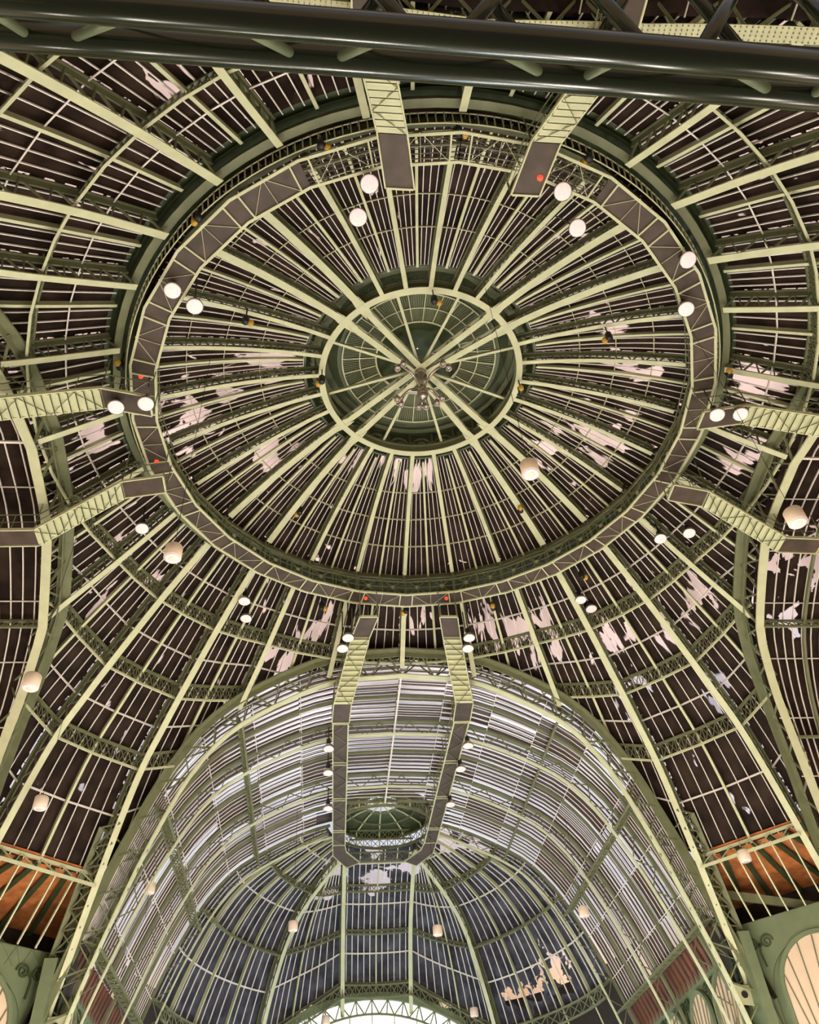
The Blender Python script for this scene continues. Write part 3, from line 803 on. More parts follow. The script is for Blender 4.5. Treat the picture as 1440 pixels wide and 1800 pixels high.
# corner walls below the glazed corner bays (bottom-left and bottom-right of the picture)
for sx_, sn in ((-1, 'left'), (1, 'right')):
    nrm = V((sx_*cos(pi/4), sin(pi/4), 0)); ux = V((-nrm.y, nrm.x, 0))*(-1 if sx_ < 0 else 1)
    c0 = nrm*31.6
    t = thing('corner_gallery_wall', V((c0.x, c0.y, FLOOR)), 'green corner spandrel wall with scrollwork and cream arched window at the lower %s' % sn, 'wall')
    def P(u, z, d=0.0): return c0+ux*u+nrm*d+V((0, 0, z))
    m = MB(); W = 3.3; zt = 16.3
    # plate around the round-headed opening
    r = 2.35; zc_ = 12.4; R_ = [P(-W, zt), P(W, zt)]
    arc = [P(-r*cos(pi*q/24), zc_+r*sin(pi*q/24)) for q in range(25)]
    for q in range(24):
        a, b_ = arc[q], arc[q+1]
        def outp(p):
            u = (p-c0).dot(ux); z = p.z; du, dz = u, z-zc_; f = 1e9
            if abs(du) > 1e-6: f = min(f, W/abs(du))
            if dz > 1e-6: f = min(f, (zt-zc_)/dz)
            return P(du*f, zc_+dz*f)
        n0 = len(m.v); m.v += [tuple(a), tuple(b_), tuple(outp(b_)), tuple(outp(a))]; m.f.append((n0, n0+1, n0+2, n0+3))
    for s_ in (-1, 1):
        n0 = len(m.v); m.v += [tuple(P(s_*r, 2)), tuple(P(s_*W, 2)), tuple(P(s_*W, zc_)), tuple(P(s_*r, zc_))]; m.f.append((n0, n0+1, n0+2, n0+3))
    n0 = len(m.v); m.v += [tuple(P(-W, zt)), tuple(P(W, zt)), tuple(P(W, zt, .5)), tuple(P(-W, zt, .5))]; m.f.append((n0, n0+1, n0+2, n0+3))
    pl = m.build('spandrel_plate', WALLG, t)
    m = MB(); c = [P(-W, 2, .1), P(W, 2, .1), P(W, zt, .1), P(-W, zt, .1)]; m.box8(c+[p+nrm*.08 for p in c]); m.build('backing_plate', WALLG, t)
    md = pl.modifiers.new('thickness', 'SOLIDIFY'); md.thickness = .06
    m = MB()
    for q in range(7): m.bar(P(-W+q*.9, zt-.05, -.02), P(-W+q*.9+(.45 if q % 2 else .9)-.0, zt-1.0, -.02), .035, .03, nrm); m.bar(P(-W+q*.9+.45, zt-1.0, -.02), P(-W+q*.9+.9, zt-.05, -.02), .035, .03, nrm)
    m.build('brace_line', GREEN_SHADED, t)
    arch_window(t, P(-.75, 4.2, -.12), ux if sx_ > 0 else -ux, V((0, 0, 1)), 5.0, zc_+r-4.0, CREAM)
    m = MB()
    for s_ in (-1, 1): scroll(m, P(s_*2.3, 15.0, -.1), ux, V((0, 0, 1)), 1, .72)
    m.build('scroll_ornament', DARKG, t)
    # orange boarded gallery ceiling behind
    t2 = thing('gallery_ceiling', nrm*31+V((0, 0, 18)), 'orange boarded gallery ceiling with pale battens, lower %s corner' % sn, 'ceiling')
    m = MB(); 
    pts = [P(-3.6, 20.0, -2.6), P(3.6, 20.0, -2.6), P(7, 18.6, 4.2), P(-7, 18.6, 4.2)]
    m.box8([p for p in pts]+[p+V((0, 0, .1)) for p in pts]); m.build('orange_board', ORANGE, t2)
    m = MB()
    pts = [P(-8.5, 18.9, 4.2), P(8.5, 18.9, 4.2), P(8.5, 10, 4.6), P(-8.5, 10, 4.6)]
    m.box8([p for p in pts]+[p+nrm*.1 for p in pts]); m.build('dark_back_wall', DARKW, t2)
    m = MB()
    for q_ in (-1, 1):
        n0 = len(m.v); m.v += [tuple(P(q_*4.0, 20.2, -2.0)), tuple(P(q_*7.4, 20.2, 4.3)), tuple(P(q_*7.4, 9, 4.3)), tuple(P(q_*4.0, 9, .4))]; m.f.append((n0, n0+1, n0+2, n0+3))
    m.build('dark_side_wall', DARKW, t2)
    m = MB(); m.bar(P(-sx_*(-3.3), 18.2, .2), P(-sx_*1.2, 16.6, 1.6), .5, .2, V((0, 0, 1))); m.build('raking_girder', GREEN_SHADED, t2)
    for q in range(-3, 4):
        m = MB(); m.bar(P(q*1.0, 19.75, -2.2), P(q*1.9, 18.4, 4.1), .14, .3, V((0, 0, 1))); m.build('ceiling_beam', DARKG, t2)
    t3 = thing('corner_mullion_screen', nrm*28.3+V((0, 0, 17)), 'tall thin pale mullions crossing the gallery opening at the lower %s corner' % sn, 'mullions')
    for q in range(1, 6):
        m = MB(); u = -W+q*2*W/6; m.bar(P(u, 19.4, -2.6), P(u*.98, 16.3, -.2), .08, .12, ux); m.build('mullion', PALE, t3)
    # lattice beam at the foot of the glazing
    t4 = thing('corner_lattice_beam', P(0, 19.2, -.1), 'horizontal lattice beam under the corner glazing at the lower %s' % sn, 'beam')
    A = [P(-3.1+q*.62, 18.9, -3.5) for q in range(11)]; B = [P(-3.1+q*.62, 19.8, -2.7) for q in range(11)]
    m = MB(); m.bar(A[0], A[-1], .16, .12); m.bar(B[0], B[-1], .16, .12); m.build('beam_chord', PALE, t4)
    m = MB(); m.lattice(A, B, .07, .05, nrm); m.build('lattice_web', PALE, t4)
    # lattice pier side between the corner rib and the arch
for s_, sn in ((-1, 'left'), (1, 'right')):
    t = thing('lattice_pier', V((s_*19.2, 24.3, FLOOR)), 'pale double-flanged lattice pier where arch meets corner rib, lower %s' % sn, 'pier')
    m = MB()
    A = []; B = []
    for q in range(24):
        z = 22-q*1.0; az = radians(90+s_*-38.6)
        rr = interp(-z, [-v for v in CZ], CR); A.append(V((rr*cos(az), rr*sin(az), z)))
        lat = interp(-z, [-v for v in BZ], BL); B.append(V((s_*lat, arch_out(lat)+.1, z)))
    A2 = [p+V((s_*1.1, .5, 0)) for p in A]; B2 = [p+V((s_*.6, 1.1, 0)) for p in B]
    m.lattice(A, A2, .10, .06, V((0, 1, 0)), True); m.lattice(B, B2, .10, .06, V((1, 0, 0)), True); m.lattice(A2, B2, .09, .06, V((1, 1, 0)))
    m.build('lattice_web', GREEN_SHADED, t)
    m = MB(); m.strip(A2, V((s_, -1, 0)), .35, .06); m.strip(B2, V((1, 0, 0)), .35, .06); m.build('rear_flange', GREEN_SHADED, t)
    m = MB()
    q = 9; c = (A[q]+B[q])/2; c = (A[q+1]+B[q+1])/2+V((0, 0, 0))
    wv = (A[q]-B[q]); m.box8([A[q]+V((0, -.06, 0)), B[q]+V((0, -.06, 0)), B[q+1]+V((0, -.06, 0)), A[q+1]+V((0, -.06, 0)), A[q], B[q], B[q+1], A[q+1]])
    pl = m.build('tie_plate', PALE, t)
    m = MB(); cc = (A[q]+B[q]+A[q+1]+B[q+1])/4; m.lathe(cc+V((0, -.14, 0)), [(.19, -.02), (.19, .02)], 18, (0, 1, 0)); m.build('plate_hole', BLACK, t)

# ================================================================== APSE
YC = 42.6
def apt(rho, ph, off=0.0):
    """rho radius from the apse axis, ph angle from the arm axis (+ = right)"""
    z = interp(rho, BL, BZ) if False else zprof(rho); sl = (zprof(rho+.05)-zprof(rho-.05))/.1
    n_ = V((-sl, 0, 1)).normalized(); rr = rho+n_.x*off
    return V((rr*sin(ph), YC+rr*cos(ph), z+n_.z*off))
HX, HZ = [p[0] for p in HALF], [p[1] for p in HALF]
def zprof(r): return interp(abs(r), HX, HZ)
PR = radians(38.5)
def bound(b_, rho):
    """azimuth of bay boundary b_ (0 left arch .. 5 right arch) at radius rho"""
    sg = -1 if b_ < 3 else 1
    c = {0: pi/2, 1: PR, 2: math.asin(min(1, 3.1/max(3.2, rho))), 3: math.asin(min(1, 3.1/max(3.2, rho))), 4: PR, 5: pi/2}[b_]
    return sg*c
def ringrho(rho, ph):
    return rho/sqrt((cos(ph)/.85)**2+sin(ph)**2)
R0, R1 = 4.3, 16.4
apn = ['', 'far left', 'centre left', 'centre right', 'far right']
for b_ in (1, 2, 3, 4):
    n = 30; rs = [R0+((15.5 if b_ in (2, 3) else 18.6)-R0)*q/(n-1) for q in range(n)]
    path = [apt(r, bound(b_, r)) for r in rs]; top = [apt(r, bound(b_, r), .95) for r in rs]
    ph = bound(b_, 12); sd = V((cos(ph), -sin(ph), 0)) if b_ in (1, 4) else V((1, 0, 0))
    t = girder('apse_rib', 'pale apse rib fanning down from the small octagonal hub, %s of four' % apn[b_], 'rib', 'apse ribs', path, top, sd, .36, .06, .3, list(range(n)), .09, .3)
baynames = ['leftmost', 'second from left', 'middle', 'second from right', 'rightmost']
LRH = [9.3, 13.6]; PRH = [6.6, 11.4, 15.0]
for b_ in range(5):
    wn += 1
    t = thing('window_%d' % wn, apt(10, (bound(b_, 10)+bound(b_+1, 10))/2, 1), 'dark glazed apse bay with white bars, %s of five' % baynames[b_], 'window', None, 'structure')
    def G(u, rho, off=0.0):
        q0 = sqrt((.86*rho)**2+3.1**2) if b_ in (2, 3) else rho; q1 = sqrt((.86*rho)**2+3.1**2) if b_+1 in (2, 3) else rho
        A_, B_ = apt(q0, bound(b_, q0), off), apt(q1, bound(b_+1, q1), off); c_ = A_.lerp(B_, u); bow = u*(1-u)*4*(.03 if b_ == 2 else .085)
        ax_ = V((0, YC, c_.z)); return c_+(c_-ax_)*bow
    m = MB(); NU = 12
    m.grid([[G(u/NU, 4.4+(R1-4.4)*q/26, 1.1) for u in range(NU+1)] for q in range(27)]); m.build('pane', APSE_GLINT_PANE, t)
    nb = 11 if b_ == 2 else (11 if b_ in (1, 3) else 15)
    m = MB(); ms = MB()
    secs = {2: [6], 1: [6], 3: [6], 0: [4, 8, 12], 4: [4, 8, 12]}[b_]
    for q in range(1, nb+1):
        u = q/(nb+1); ph = (bound(b_, 10)*(1-u)+bound(b_+1, 10)*u); sd = V((cos(ph), -sin(ph), 0))
        if q in secs:
            ms.strip([G(u, 4.6+(R1+1.5-4.6)*w_/20, .7) for w_ in range(21)], sd, .13, .05); ms.strip([G(u, 4.6+(R1-4.6)*w_/20, .85) for w_ in range(21)], sd, .05, .28)
        else: m.strip([G(u, (4.6 if q % 2 else 6.4)+(R1-(4.6 if q % 2 else 6.4))*w_/20, 1.0) for w_ in range(21)], sd, .07, .08)
    m.build('glazing_bar', BAR, t); ms.build('secondary_rib', PALE, t)
    m = MB(); ml = MB()
    for rho in PRH: m.strip([G(u/10, rho, .95) for u in range(11)], V((0, 0, 1)), .12, .08)
    m.build('purlin', BAR, t)
    for rho in LRH+[R1]:
        A = [G(u/10, rho, .15) for u in range(11)]; B = [G(u/10, rho, .95) for u in range(11)]
        ml.strip(A, V((0, 0, 1)), .13, .14); ml.strip(B, V((0, 0, 1)), .16, .2); ml.lattice(A, B, .06, .04, V((0, 0, 1)), True)
        if rho == R1:
            A = [p-V((0, 0, 1.0)) for p in A]; ml.strip(A, V((0, 0, 1)), .14, .14); ml.lattice(A, [p+V((0, 0, 1)) for p in A], .07, .05, V((0, 0, 1)), True)
    ml.build('lattice_purlin', GREEN_SHADED, t)
# dark wall band and the great daylit window behind
m = MB(); rows = []
for z in (23.9, 18, 10, FLOOR):
    rows.append([V((sin(-pi/2+pi*q/40)*19.9, YC+cos(-pi/2+pi*q/40)*(16.4+3.0*min(1, abs(-pi/2+pi*q/40)/.7)), z if z < 23 else (25.0 if abs(-pi/2+pi*q/40) < .30 else 21.3))) for q in range(41)])
m.grid(rows); o = m.build('wall_far', DARKW); tag(o, 'dark brown curved far wall under the apse glazing', 'wall', kind='structure')
t = thing('fanlight_window', V((-.4, 57.6, 14)), 'bright daylit arched window with green spoked rim at the bottom edge', 'window')
def arcp(R, n=40, y=57.6, z0=22.35-14.6, half=.62): return [V((-.45+R*sin(-half+2*half*q/n), y, z0+R*cos(-half+2*half*q/n))) for q in range(n+1)]
m = MB(); m.strip(arcp(14.35), V((0, 1, 0)), .35, .6); m.build('arch_band', WALLG, t)
m = MB(); A = arcp(14.1, 24, 57.6); B = arcp(12.9, 24, 57.6); m.lattice(A, B, .11, .1, V((0, 1, 0)))
for q in range(0, 25, 2): m.bar(A[q], B[q], .1, .1, V((0, 1, 0)))
m.strip(B, V((0, 1, 0)), .2, .16); m.build('spoked_rim', GREEN_SHADED, t)
m = MB(); ar = arcp(14.3, 40, 57.95); m.v = [tuple(p) for p in ar]+[(ar[-1].x, 57.95, 10), (ar[0].x, 57.95, 10)]; m.f = [tuple(range(len(m.v)))]; m.build('glass', DAYGL, t)
m = MB()
for q in range(-4, 5): m.bar((-.45+q*2.0, 57.7, 10), (-.45+q*2.0, 57.7, 7.75+sqrt(12.9**2-(q*2.0)**2)), .08, .08)
m.build('mullion', PALE, t)

# apse hub: half octagon of walkway and the small lantern above it
t = thing('apse_hub', V((0, YC, 29)), 'small green octagonal lantern hub with cross-braced band at the vault end', 'lantern')
oc = [V((-3.7, 40.2, 28.6)), V((-3.7, 43.2, 28.6)), V((-2.7, 44.9, 28.9)), V((2.9, 44.9, 28.9)), V((3.7, 43.2, 28.6)), V((3.7, 40.2, 28.6))]
m = MB(); A = [oc[2].lerp(oc[3], q/8)+V((0, 0, .2)) for q in range(9)]; B = [p+V((0, .2, .9)) for p in A]
m.bar(A[0], A[-1], .14, .14); m.bar(B[0], B[-1], .1, .1); m.lattice(A, B, .07, .05, V((0, 1, 0)), True)
C_ = [p+V((0, .8, 2.3)) for p in A]; m.bar(C_[0], C_[-1], .12, .12); D_ = [p+V((0, 0, .8)) for p in C_]; m.bar(D_[0], D_[-1], .12, .12); m.lattice(C_, D_, .06, .05, V((0, 1, 0)), True)
m.build('lattice_band', GREEN_SHADED, t)
LR, LC = 4.2, V((0, 42.3, 0))
def lan(r, a, z): return LC+V((r*sin(radians(a)), r*cos(radians(a)), z))
m = MB()
for a in range(0, 360, 30):
    m.strip([lan(LR, a, 30.9), lan(LR, a, 31.8), lan(LR*.96, a, 32.2), lan(LR*.55, a, 32.75), lan(.05, a, 33.1)], V((cos(radians(a)), -sin(radians(a)), 0)), .12, .07)
m.build('lantern_rafter', PALE, t)
m = MB()
for z, rr, w_ in ((30.9, LR, .22), (31.75, LR, .16), (32.5, 2.9, .12), (32.85, 1.4, .12)):
    m.strip([lan(rr, a, z) for a in range(0, 361, 10)], V((0, 0, 1)), w_, .08)
A = [lan(LR, a, 30.95) for a in range(0, 361, 10)]; B = [lan(LR, a, 31.7) for a in range(0, 361, 10)]
m.lattice(A, B, .05, .04, V((0, 0, 1)), True)
m.build('lantern_ring', GREEN_SHADED, t)
m = MB(); m.grid([[lan(rr, a, z) for a in range(0, 361, 10)] for rr, z in ((LR+.1, 31.75), (LR+.1, 32.35), (2.9, 32.75), (1.45, 33.05))]); m.build('lantern_roof_panel', DARKG, t)

# ================================================================== STAIRS AND ARM WALKWAYS
HP, HB = 30.98, 28.6
P0 = (13.2, 2.44); T0 = (15.26, 2.87); B0 = (19.14, 3.92); E0 = (21.3, 4.0)
sgname = {(0, -1): 'bottom-left', (0, 1): 'bottom-right', (1, 1): 'lower left-hand', (1, -1): 'upper left-hand', (2, 1): 'top left', (2, -1): 'top right', (3, -1): 'lower right-hand', (3, 1): 'upper right-hand'}
for k in range(4):
    for s_ in (-1, 1):
        nm = sgname[(k, s_)]
        t = thing('access_stair', rot4(k, V((s_*3.3, 17, 29.8))), '%s access stair with pale folded steps and brown landings, ring walkway to vault walkway' % nm, 'stair', 'eight access stairs')
        def Q(c, e_, z): 
            dx = V((T0[1]-P0[1], T0[0]-P0[0], 0)) if c in (P0, T0) else V((B0[1]-T0[1], B0[0]-T0[0], 0))
            return rot4(k, V((s_*(c[1]+e_), c[0], z)))
        w_ = .52
        for (a, b_, z, nmn) in ((P0, T0, HP, 'landing_board'), (B0, E0, HB, 'landing_board')):
            m = MB(); c = [Q(a, -w_, z), Q(a, w_, z), Q(b_, w_, z), Q(b_, -w_, z)]; m.box8(c+[p+V((0, 0, .05)) for p in c]); m.build(nmn, FLOORM, t)
        m = MB(); ns = 13
        for q in range(ns):
            f0, f1 = q/ns, (q+1)/ns; z0 = HP+(HB-HP)*f0; z1 = HP+(HB-HP)*f1
            a = (T0[0]+(B0[0]-T0[0])*f0, T0[1]+(B0[1]-T0[1])*f0); b_ = (T0[0]+(B0[0]-T0[0])*f1, T0[1]+(B0[1]-T0[1])*f1)
            c = [Q(a, -w_, z1), Q(a, w_, z1), Q(b_, w_, z1), Q(b_, -w_, z1)]; m.box8(c+[p+V((0, 0, .03)) for p in c])
            c = [Q(a, -w_, z0), Q(a, w_, z0), Q(a, w_, z1), Q(a, -w_, z1)]; dd = rot4(k, V((0, .03, 0))); m.box8(c+[p+dd for p in c])
        m.build('folded_step', PALE, t)
        m = MB(); mr = MB()
        for e_ in (-w_-.04, w_+.04):
            L4 = [Q(P0, e_, HP), Q(T0, e_, HP), Q(B0, e_, HB), Q(E0, e_, HB)]
            for a, b_ in zip(L4, L4[1:]):
                m.bar(a, b_, .16, .06, V((0, 0, 1))); mr.bar(a+V((0, 0, 1.0)), b_+V((0, 0, 1.0)), .04, .04); mr.bar(a+V((0, 0, .5)), b_+V((0, 0, .5)), .025, .025)
                n = max(2, int((b_-a).length/1.0))
                for q in range(n+1): p = a.lerp(b_, q/n); mr.bar(p, p+V((0, 0, 1.0)), .035, .035)
        m.bar(Q(P0, -w_, HP), Q(P0, w_, HP), .14, .08, V((0, 0, 1)))
        A = [Q((T0[0]+(B0[0]-T0[0])*q/4, T0[1]+(B0[1]-T0[1])*q/4), w_*(1 if q % 2 else -1), HP+(HB-HP)*q/4-.14) for q in range(5)]
        for a, b_ in zip(A, A[1:]): mr.bar(a, b_, .04, .03)
        m.build('stringer', PALE, t); mr.build('handrail', GREEN_SHADED, t)
        # hangers up to the structure
        for c, z in ((P0, HP), (T0, HP), (B0, HB)):
            for e_ in (-w_, w_): m = MB(); p = Q(c, e_, z); m.bar(p, V((p.x, p.y, zout(max(15.4, hypot(p.x, p.y)), atan2(p.y, p.x)) if c != P0 else 33.0)), .04, .04); m.build('hanger', GREEN_SHADED, t)
        # the walkway beyond
        y1 = 40.2 if k == 0 else 33.5
        t = thing('vault_walkway', rot4(k, V((s_*4, 30, HB))), 'straight brown-floored walkway with pale edges beyond the %s stair' % nm, 'walkway', 'eight vault walkways')
        m = MB(); c = [rot4(k, V((s_*4-.5, 21.3, HB))), rot4(k, V((s_*4+.5, 21.3, HB))), rot4(k, V((s_*(3.75 if k == 0 else 4)+.5, y1, HB))), rot4(k, V((s_*(3.75 if k == 0 else 4)-.5, y1, HB)))]
        m.box8(c+[p+V((0, 0, .05)) for p in c]); m.build('floor_board', FLOORM, t)
        m = MB(); mr = MB(); n = int((y1-21.3)/1.3); n += n % 2
        for (a, b_) in ((c[0], c[3]), (c[1], c[2])):
            m.bar(a-V((0, 0, .05)), b_-V((0, 0, .05)), .12, .08, V((0, 0, 1))); mr.bar(a+V((0, 0, 1)), b_+V((0, 0, 1)), .04, .04); mr.bar(a+V((0, 0, .5)), b_+V((0, 0, .5)), .03, .03)
            for q in range(n+1): p = a.lerp(b_, q/n); mr.bar(p, p+V((0, 0, 1)), .035, .035)
        for q in range(n):
            u0, u1 = q/n, (q+1)/n; a = (c[0] if q % 2 else c[1]).lerp(c[3] if q % 2 else c[2], u0); b_ = (c[1] if q % 2 else c[0]).lerp(c[2] if q % 2 else c[3], u1)
            mr.bar(a-V((0, 0, .06)), b_-V((0, 0, .06)), .03, .03)
        for q in range(0, n+1, 4):
            for dq in (-.12, .12):
                u = min(1, max(0, (q+dq)/n)); m.bar(c[0].lerp(c[3], u)-V((0, 0, .05)), c[1].lerp(c[2], u)-V((0, 0, .05)), .06, .06)
            a = c[0].lerp(c[3], q/n); p = c[1].lerp(c[2], q/n)
            for x in (a, p): mr.bar(x, x+V((0, 0, 1.85)), .05, .05)
        m.build('edge_beam', PALE, t); mr.build('handrail', GREEN_SHADED, t)
        if k == 0:
            m = MB(); a = [V((s_*3.75-.5*s_*-1, 40.2, HB)), V((s_*3.75-.5*s_, 40.2, HB))]
            cs = [V((s_*4.25, 40.2, HB)), V((s_*3.25, 40.2, HB)), V((s_*3.1, 41.6, HB+.02)), V((s_*1.9, 43.9, HB+.05)), V((s_*3.0, 44.9, HB+.05)), V((s_*4.2, 42.3, HB+.02))]
            n0 = 0; m.v = [tuple(p) for p in cs]+[tuple(p+V((0, 0, .06))) for p in cs]; m.f = [tuple(reversed(range(6))), tuple(range(6, 12))]+[(q, (q+1) % 6, 6+(q+1) % 6, 6+q) for q in range(6)]
            m.build('end_platform', FLOORM, t)
            m = MB()
            for q in range(6): m.bar(cs[q], cs[(q+1) % 6], .1, .06, V((0, 0, 1)))
            m.build('platform_edge', PALE, t)

# ================================================================== LAMPS
def flood_proto():
    t = thing('floodlight', (0, 0, 0), '', 'lamp', 'round floodlights')
    m = MB(); m.lathe((0, 0, 0), [(.36, 0), (.385, .03), (.34, .18), (.2, .34), (.13, .38)], 28); m.build('reflector', CHROME, t, True)
    m = MB(); m.lathe((0, 0, -.012), [(.01, .0), (.30, -.005), (.36, .015)], 28); m.build('lens', LENS, t, True)
    m = MB(); m.lathe((0, 0, .36), [(.14, 0), (.16, .08), (.14, .38), (.08, .46)], 16); m.build('gear_housing', BLACK, t, True)
    m = MB(); m.bar((0, 0, 0.3), (0, 0, 1.0), .05, .05); m.build('hanger', BLACK, t)
    return t
FL = [  # x, y, z, tilt, label
 (-3.55, -12.8, 32.2, 'floodlight by the end of the top left stair, upper of its pair'),
 (-3.95, -11.4, 32.2, 'floodlight just below the top left stair lamp, over dark dome glass, lower of its pair'),
 (4.25, -12.9, 32.2, 'floodlight beside the end of the top right stair, upper of its pair'),
 (5.2, -11.4, 32.2, 'floodlight on upper dome ribs below the top right stair, lower of its pair'),
 (10.4, -10.2, 32.2, 'floodlight on the ring walkway, upper of the two at upper right'),
 (11.1, -7.8, 32.2, 'floodlight on the inner walkway edge, lower of the two at upper right'),
 (-11.76, -7.73, 32.2, 'floodlight over the ring walkway at upper left, left one of its pair'),
 (-10.9, -7.0, 32.2, 'floodlight inside the ring walkway at upper left, right one of its pair'),
 (-14.6, -2.76, 30.4, 'floodlight on the landing of the upper left-hand stair, left one of the two'),
 (-13.25, -3.0, 30.4, 'floodlight on the landing of the upper left-hand stair, right one of the two'),
 (13.6, -3.2, 30.4, 'floodlight on the landing of the upper right-hand stair, left one of the two'),
 (14.75, -3.28, 30.4, 'floodlight on the landing of the upper right-hand stair, right one of the two'),
 (-15.1, 6.8, 32.0, 'floodlight below the lower left-hand stair, alone on the lower dome bars'),
 (-10.0, 13.3, 32.2, 'floodlight below the ring at lower left, upper one of its pair'),
 (-10.0, 15.0, 32.2, 'floodlight below the ring at lower left, lower one of its pair'),
 (14.5, 7.4, 32.2, 'floodlight below the ring near the lower right-hand stair, left of its pair'),
 (16.1, 6.9, 32.2, 'floodlight near the lower right-hand stair, right of its pair'),
 (11.0, 13.1, 32.2, 'floodlight below the ring at lower right, upper one of its pair'),
 (11.9, 14.0, 32.2, 'floodlight below the ring at lower right, lower one of its pair'),
 (-3.69, 14.06, 30.0, 'floodlight beside the bottom-left stair, upper one of the two'),
 (-4.0, 15.16, 30.0, 'floodlight beside the bottom-left stair, lower one of the two'),
 (3.73, 14.09, 30.0, 'floodlight beside the bottom-right stair, upper one of the two'),
 (3.8, 15.2, 30.0, 'floodlight beside the bottom-right stair, lower one of the two'),
 (-4.75, 23.3, 27.8, 'floodlight on the left vault walkway at the bottom, highest of its three'),
 (-4.75, 26.6, 27.8, 'floodlight on the left vault walkway at the bottom, middle of its three'),
 (-4.7, 32.0, 27.8, 'floodlight on the left vault walkway at the bottom, lowest of its three'),
 (4.6, 23.2, 27.8, 'floodlight on the right vault walkway at the bottom, highest of its three'),
 (4.5, 26.4, 27.8, 'floodlight on the right vault walkway at the bottom, middle of its three'),
 (4.4, 31.8, 27.8, 'floodlight on the right vault walkway at the bottom, lowest of its three')]
def struct_z(x, y):
    rr = hypot(x, y); a_ = atan2(y, x)
    if rr < RO+.2: return HO
    if rr < 13.7: return zin(rr)+.85
    if rr < 15.2: return 33.0
    k_ = round((degrees(a_)-90)/90) % 4; th = a_-k_*pi/2; la, ou = rr*cos(th), rr*sin(th)
    if ou < arch_out(la): return zout(rr, a_)+1.45
    if k_ == 0 and y > YC: return zprof(min(16, hypot(x, y-YC)))+.7
    return zprof(abs(la))+1.0
proto = flood_proto()
for q, (x, y, z, lb) in enumerate(FL):
    o = proto if q == 0 else copy_tree(proto)
    o.location = (x, y, z); o['label'] = 'round lit '+lb if len(lb.split()) < 15 else lb
    # the upper ones are swung a little to the hall's near end
    tl = radians(18) if y < 0 else radians(4)
    o.rotation_euler = (tl*(-1), 0, 0)
    top_ = struct_z(x, y) if y < 22 else HB+.9
    for ch in o.children:
        if ch.name.startswith('hanger'): ch.scale.z = max(1.0, top_-z)
    if y < 12 and y > -9: o.rotation_euler = (-radians(8), radians(6 if x > 0 else -6), 0)

def pend_proto():
    t = thing('pendant_lamp', (0, 0, 0), '', 'lamp', 'white drum pendant lamps')
    m = MB(); m.lathe((0, 0, 0), [(.30, 0), (.35, .03), (.35, .58), (.31, .64), (.05, .65)], 28); m.build('lamp_shade', SHADE, t, True)
    m = MB(); m.lathe((0, 0, -.02), [(.02, .01), (.2, 0), (.31, .015)], 28); m.build('lens', LENS, t, True)
    m = MB(); m.lathe((0, 0, -.03), [(.15, 0), (.17, .02)], 20); m.build('lens_rim', SHADE, t, True)
    m = MB(); m.bar((0, 0, .5), (0, 0, 7.5), .018, .018); m.build('cord', BLACK, t)
    return t
PL = [(2.74, -5.73, 23.1, 'hanging in front of the upper dome, right of centre', 13), (-11.14, -1.57, 22.36, 'hanging below the lower left-hand stair', 12.5), (11.94, -6.47, 19.9, 'hanging at the right edge over the lower right stair', 14),
      (-17.1, 3.5, 19.71, 'in front of the pale arch at the left edge', 11.5), (-19.54, 15.35, 20.25, 'in the dark corner bay at lower left', 4.6), (-16.21, 29.68, 21.29, 'before the left flank of the bottom vault', 1.4),
      (19.65, 20.23, 18.44, 'before the orange gallery ceiling at lower right', 1.6), (12.83, 31.58, 19.53, 'before the right flank of the bottom vault', 6), (3.33, 36.8, 20.37, 'before the middle apse bay, right of centre', 9.8),
      (-7.12, 37.4, 21.24, 'before the apse, left of its middle bay', 8), (8.0, 52.6, 18.9, 'tiny one low at the right apse rib', 8), (-4.6, 54.6, 19.3, 'tiny one against the bright bottom window', 8)]
proto = pend_proto()
for q, (x, y, z, lb, cl_) in enumerate(PL):
    o = proto if q == 0 else copy_tree(proto)
    o.location = (x, y, z); o['label'] = 'white drum pendant lamp '+lb
    for ch in o.children:
        if ch.name.startswith('cord'): ch.scale.z = (struct_z(x, y)-z)/7.5
def hoist_proto():
    t = thing('chain_hoist', (0, 0, 0), '', 'hoist', 'black chain hoists with yellow bags')
    m = MB(); m.lathe((0, 0, 0), [(.12, 0), (.17, .06), (.17, .5), (.1, .6)], 12); m.build('motor_body', BLACK, t, True)
    m = MB(); m.lathe((.25, .05, -.05), [(.02, .0), (.13, .06), (.16, .26), (.12, .34)], 10); m.build('chain_bag', YEL, t, True)
    m = MB(); m.bar((0, 0, .6), (0, 0, 1.3), .05, .05); m.bar((0, 0, .55), (.25, .05, .3), .05, .05); m.build('hook', BLACK, t)
    return t
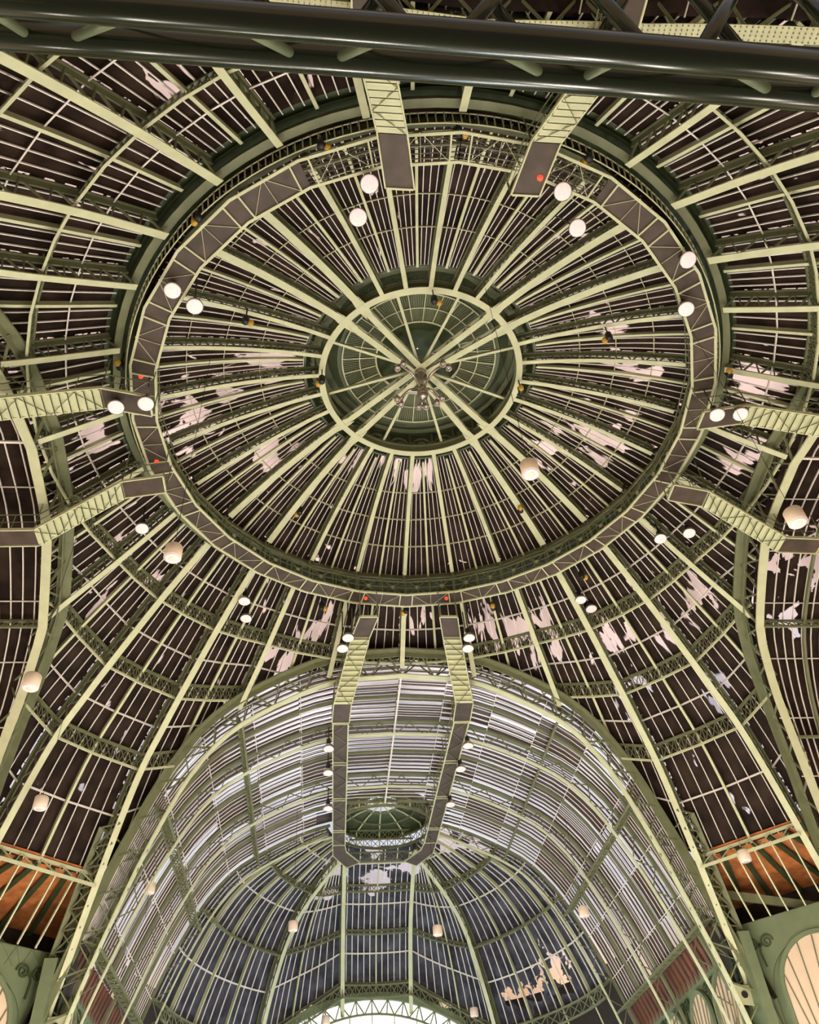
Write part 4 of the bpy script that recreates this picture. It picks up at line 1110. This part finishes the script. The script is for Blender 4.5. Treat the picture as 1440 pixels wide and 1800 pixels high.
HS = [(-5.46, -13.8, 33.0, 'outside the ring walkway at upper left, right of the pair'), (-10.5, -10.6, 33.0, 'outside the ring walkway at far upper left'), (-14.9, -2.96, 33.1, 'at the left of the ring above the left-hand stair'),
 (-.1, -14.6, 33.0, 'at the very top of the ring between the top stairs'), (5.3, -13.9, 33.0, 'outside the ring at upper right by the top right stair'), (15.1, -3.54, 33.2, 'at the right of the ring above the right-hand stair'),
 (-5.34, 15.1, 33.0, 'below the ring, left of the bottom-left stair'), (.12, 15.4, 33.0, 'below the ring, between the two bottom stairs'), (5.8, 15.1, 33.0, 'below the ring, right of the bottom-right stair'), (11.0, 11.9, 33.0, 'below the ring at lower right above a lamp pair'),
 (-6.7, 9.1, 35.6, 'on the upper dome rib at lower left of the oculus'), (6.9, 8.7, 35.6, 'on the upper dome rib at lower right of the oculus'), (.1, -5.44, 35.95, 'at the top of the oculus ring'), (-5.42, -.42, 35.95, 'at the left of the oculus ring'),
 (5.44, -.1, 35.95, 'at the right of the oculus ring'), (-9.1, -4.5, 35.0, 'over the dark upper dome glass at left'), (9.1, -4.3, 35.0, 'over the dark upper dome glass at right')]
proto = hoist_proto()
for q, (x, y, z, lb) in enumerate(HS):
    o = proto if q == 0 else copy_tree(proto)
    o.location = (x, y, z); o['label'] = 'black and yellow chain hoist '+lb; o.rotation_euler = (0, 0, (q*2.1) % 6.28)
for q, (x, y, z, lb) in enumerate([(-13.94, -2.66, 32.85, 'left of the ring above the left-hand stair'), (-2.56, 13.88, 32.85, 'at the bottom of the ring, left one'), (2.56, 13.86, 32.85, 'at the bottom of the ring, right one'), (2.9, -13.9, 30.85, 'on the top right stair landing'), (-13.92, 2.73, 32.85, 'at the left of the ring above the lower stair')]):
    m = MB(); m.lathe((x, y, z), [(.03, 0), (.09, .03), (.09, .1), (.12, .11), (.12, .16)], 12); o = m.build('signal_lamp', REDL); tag(o, 'small red signal lamp '+lb, 'lamp', 'red signal lamps')

# ================================================================== FOREGROUND TUBE TRUSS
def ray_at(px, py, D): return CAM + (fw + r2*((px-720)/F_PX) - u2*((py-900)/F_PX))*D
t = thing('tube_truss', V((-3.9, -24, 10)), 'large dark green tubular lattice truss crossing the top of the view', 'truss')
C1a, C1b = V((-8.48, -24.00, 10.02)), V((-.08, -24.18, 8.97))      # near lower chord
C2a, C2b = V((-9.155, -23.2, 11.68)), V((1.0, -23.45, 10.57))    # far lower chord
d1 = (C1b-C1a); d2 = (C2b-C2a)
top_off = V((0, -.85, 1.9))
def on1(s_): return C1a+d1*s_
def on2(s_): return C2a+d2*s_
T_a = (C1a+C2a)/2+top_off; d3 = (d1+d2)/2
def on3(s_): return T_a+d3*s_
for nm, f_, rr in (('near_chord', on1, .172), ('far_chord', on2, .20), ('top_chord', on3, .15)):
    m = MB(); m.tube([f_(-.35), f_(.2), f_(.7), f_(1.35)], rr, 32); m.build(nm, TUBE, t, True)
nd2 = [-.24, .062, .385, .686, .963, 1.26]
for i in range(5):
    m1 = (nd2[i]+nd2[i+1])/2; a = nd2[i]+.025; b_ = nd2[i+1]-.025
    for (s1, s2) in ((a, m1-.05), (b_, m1+.05)):
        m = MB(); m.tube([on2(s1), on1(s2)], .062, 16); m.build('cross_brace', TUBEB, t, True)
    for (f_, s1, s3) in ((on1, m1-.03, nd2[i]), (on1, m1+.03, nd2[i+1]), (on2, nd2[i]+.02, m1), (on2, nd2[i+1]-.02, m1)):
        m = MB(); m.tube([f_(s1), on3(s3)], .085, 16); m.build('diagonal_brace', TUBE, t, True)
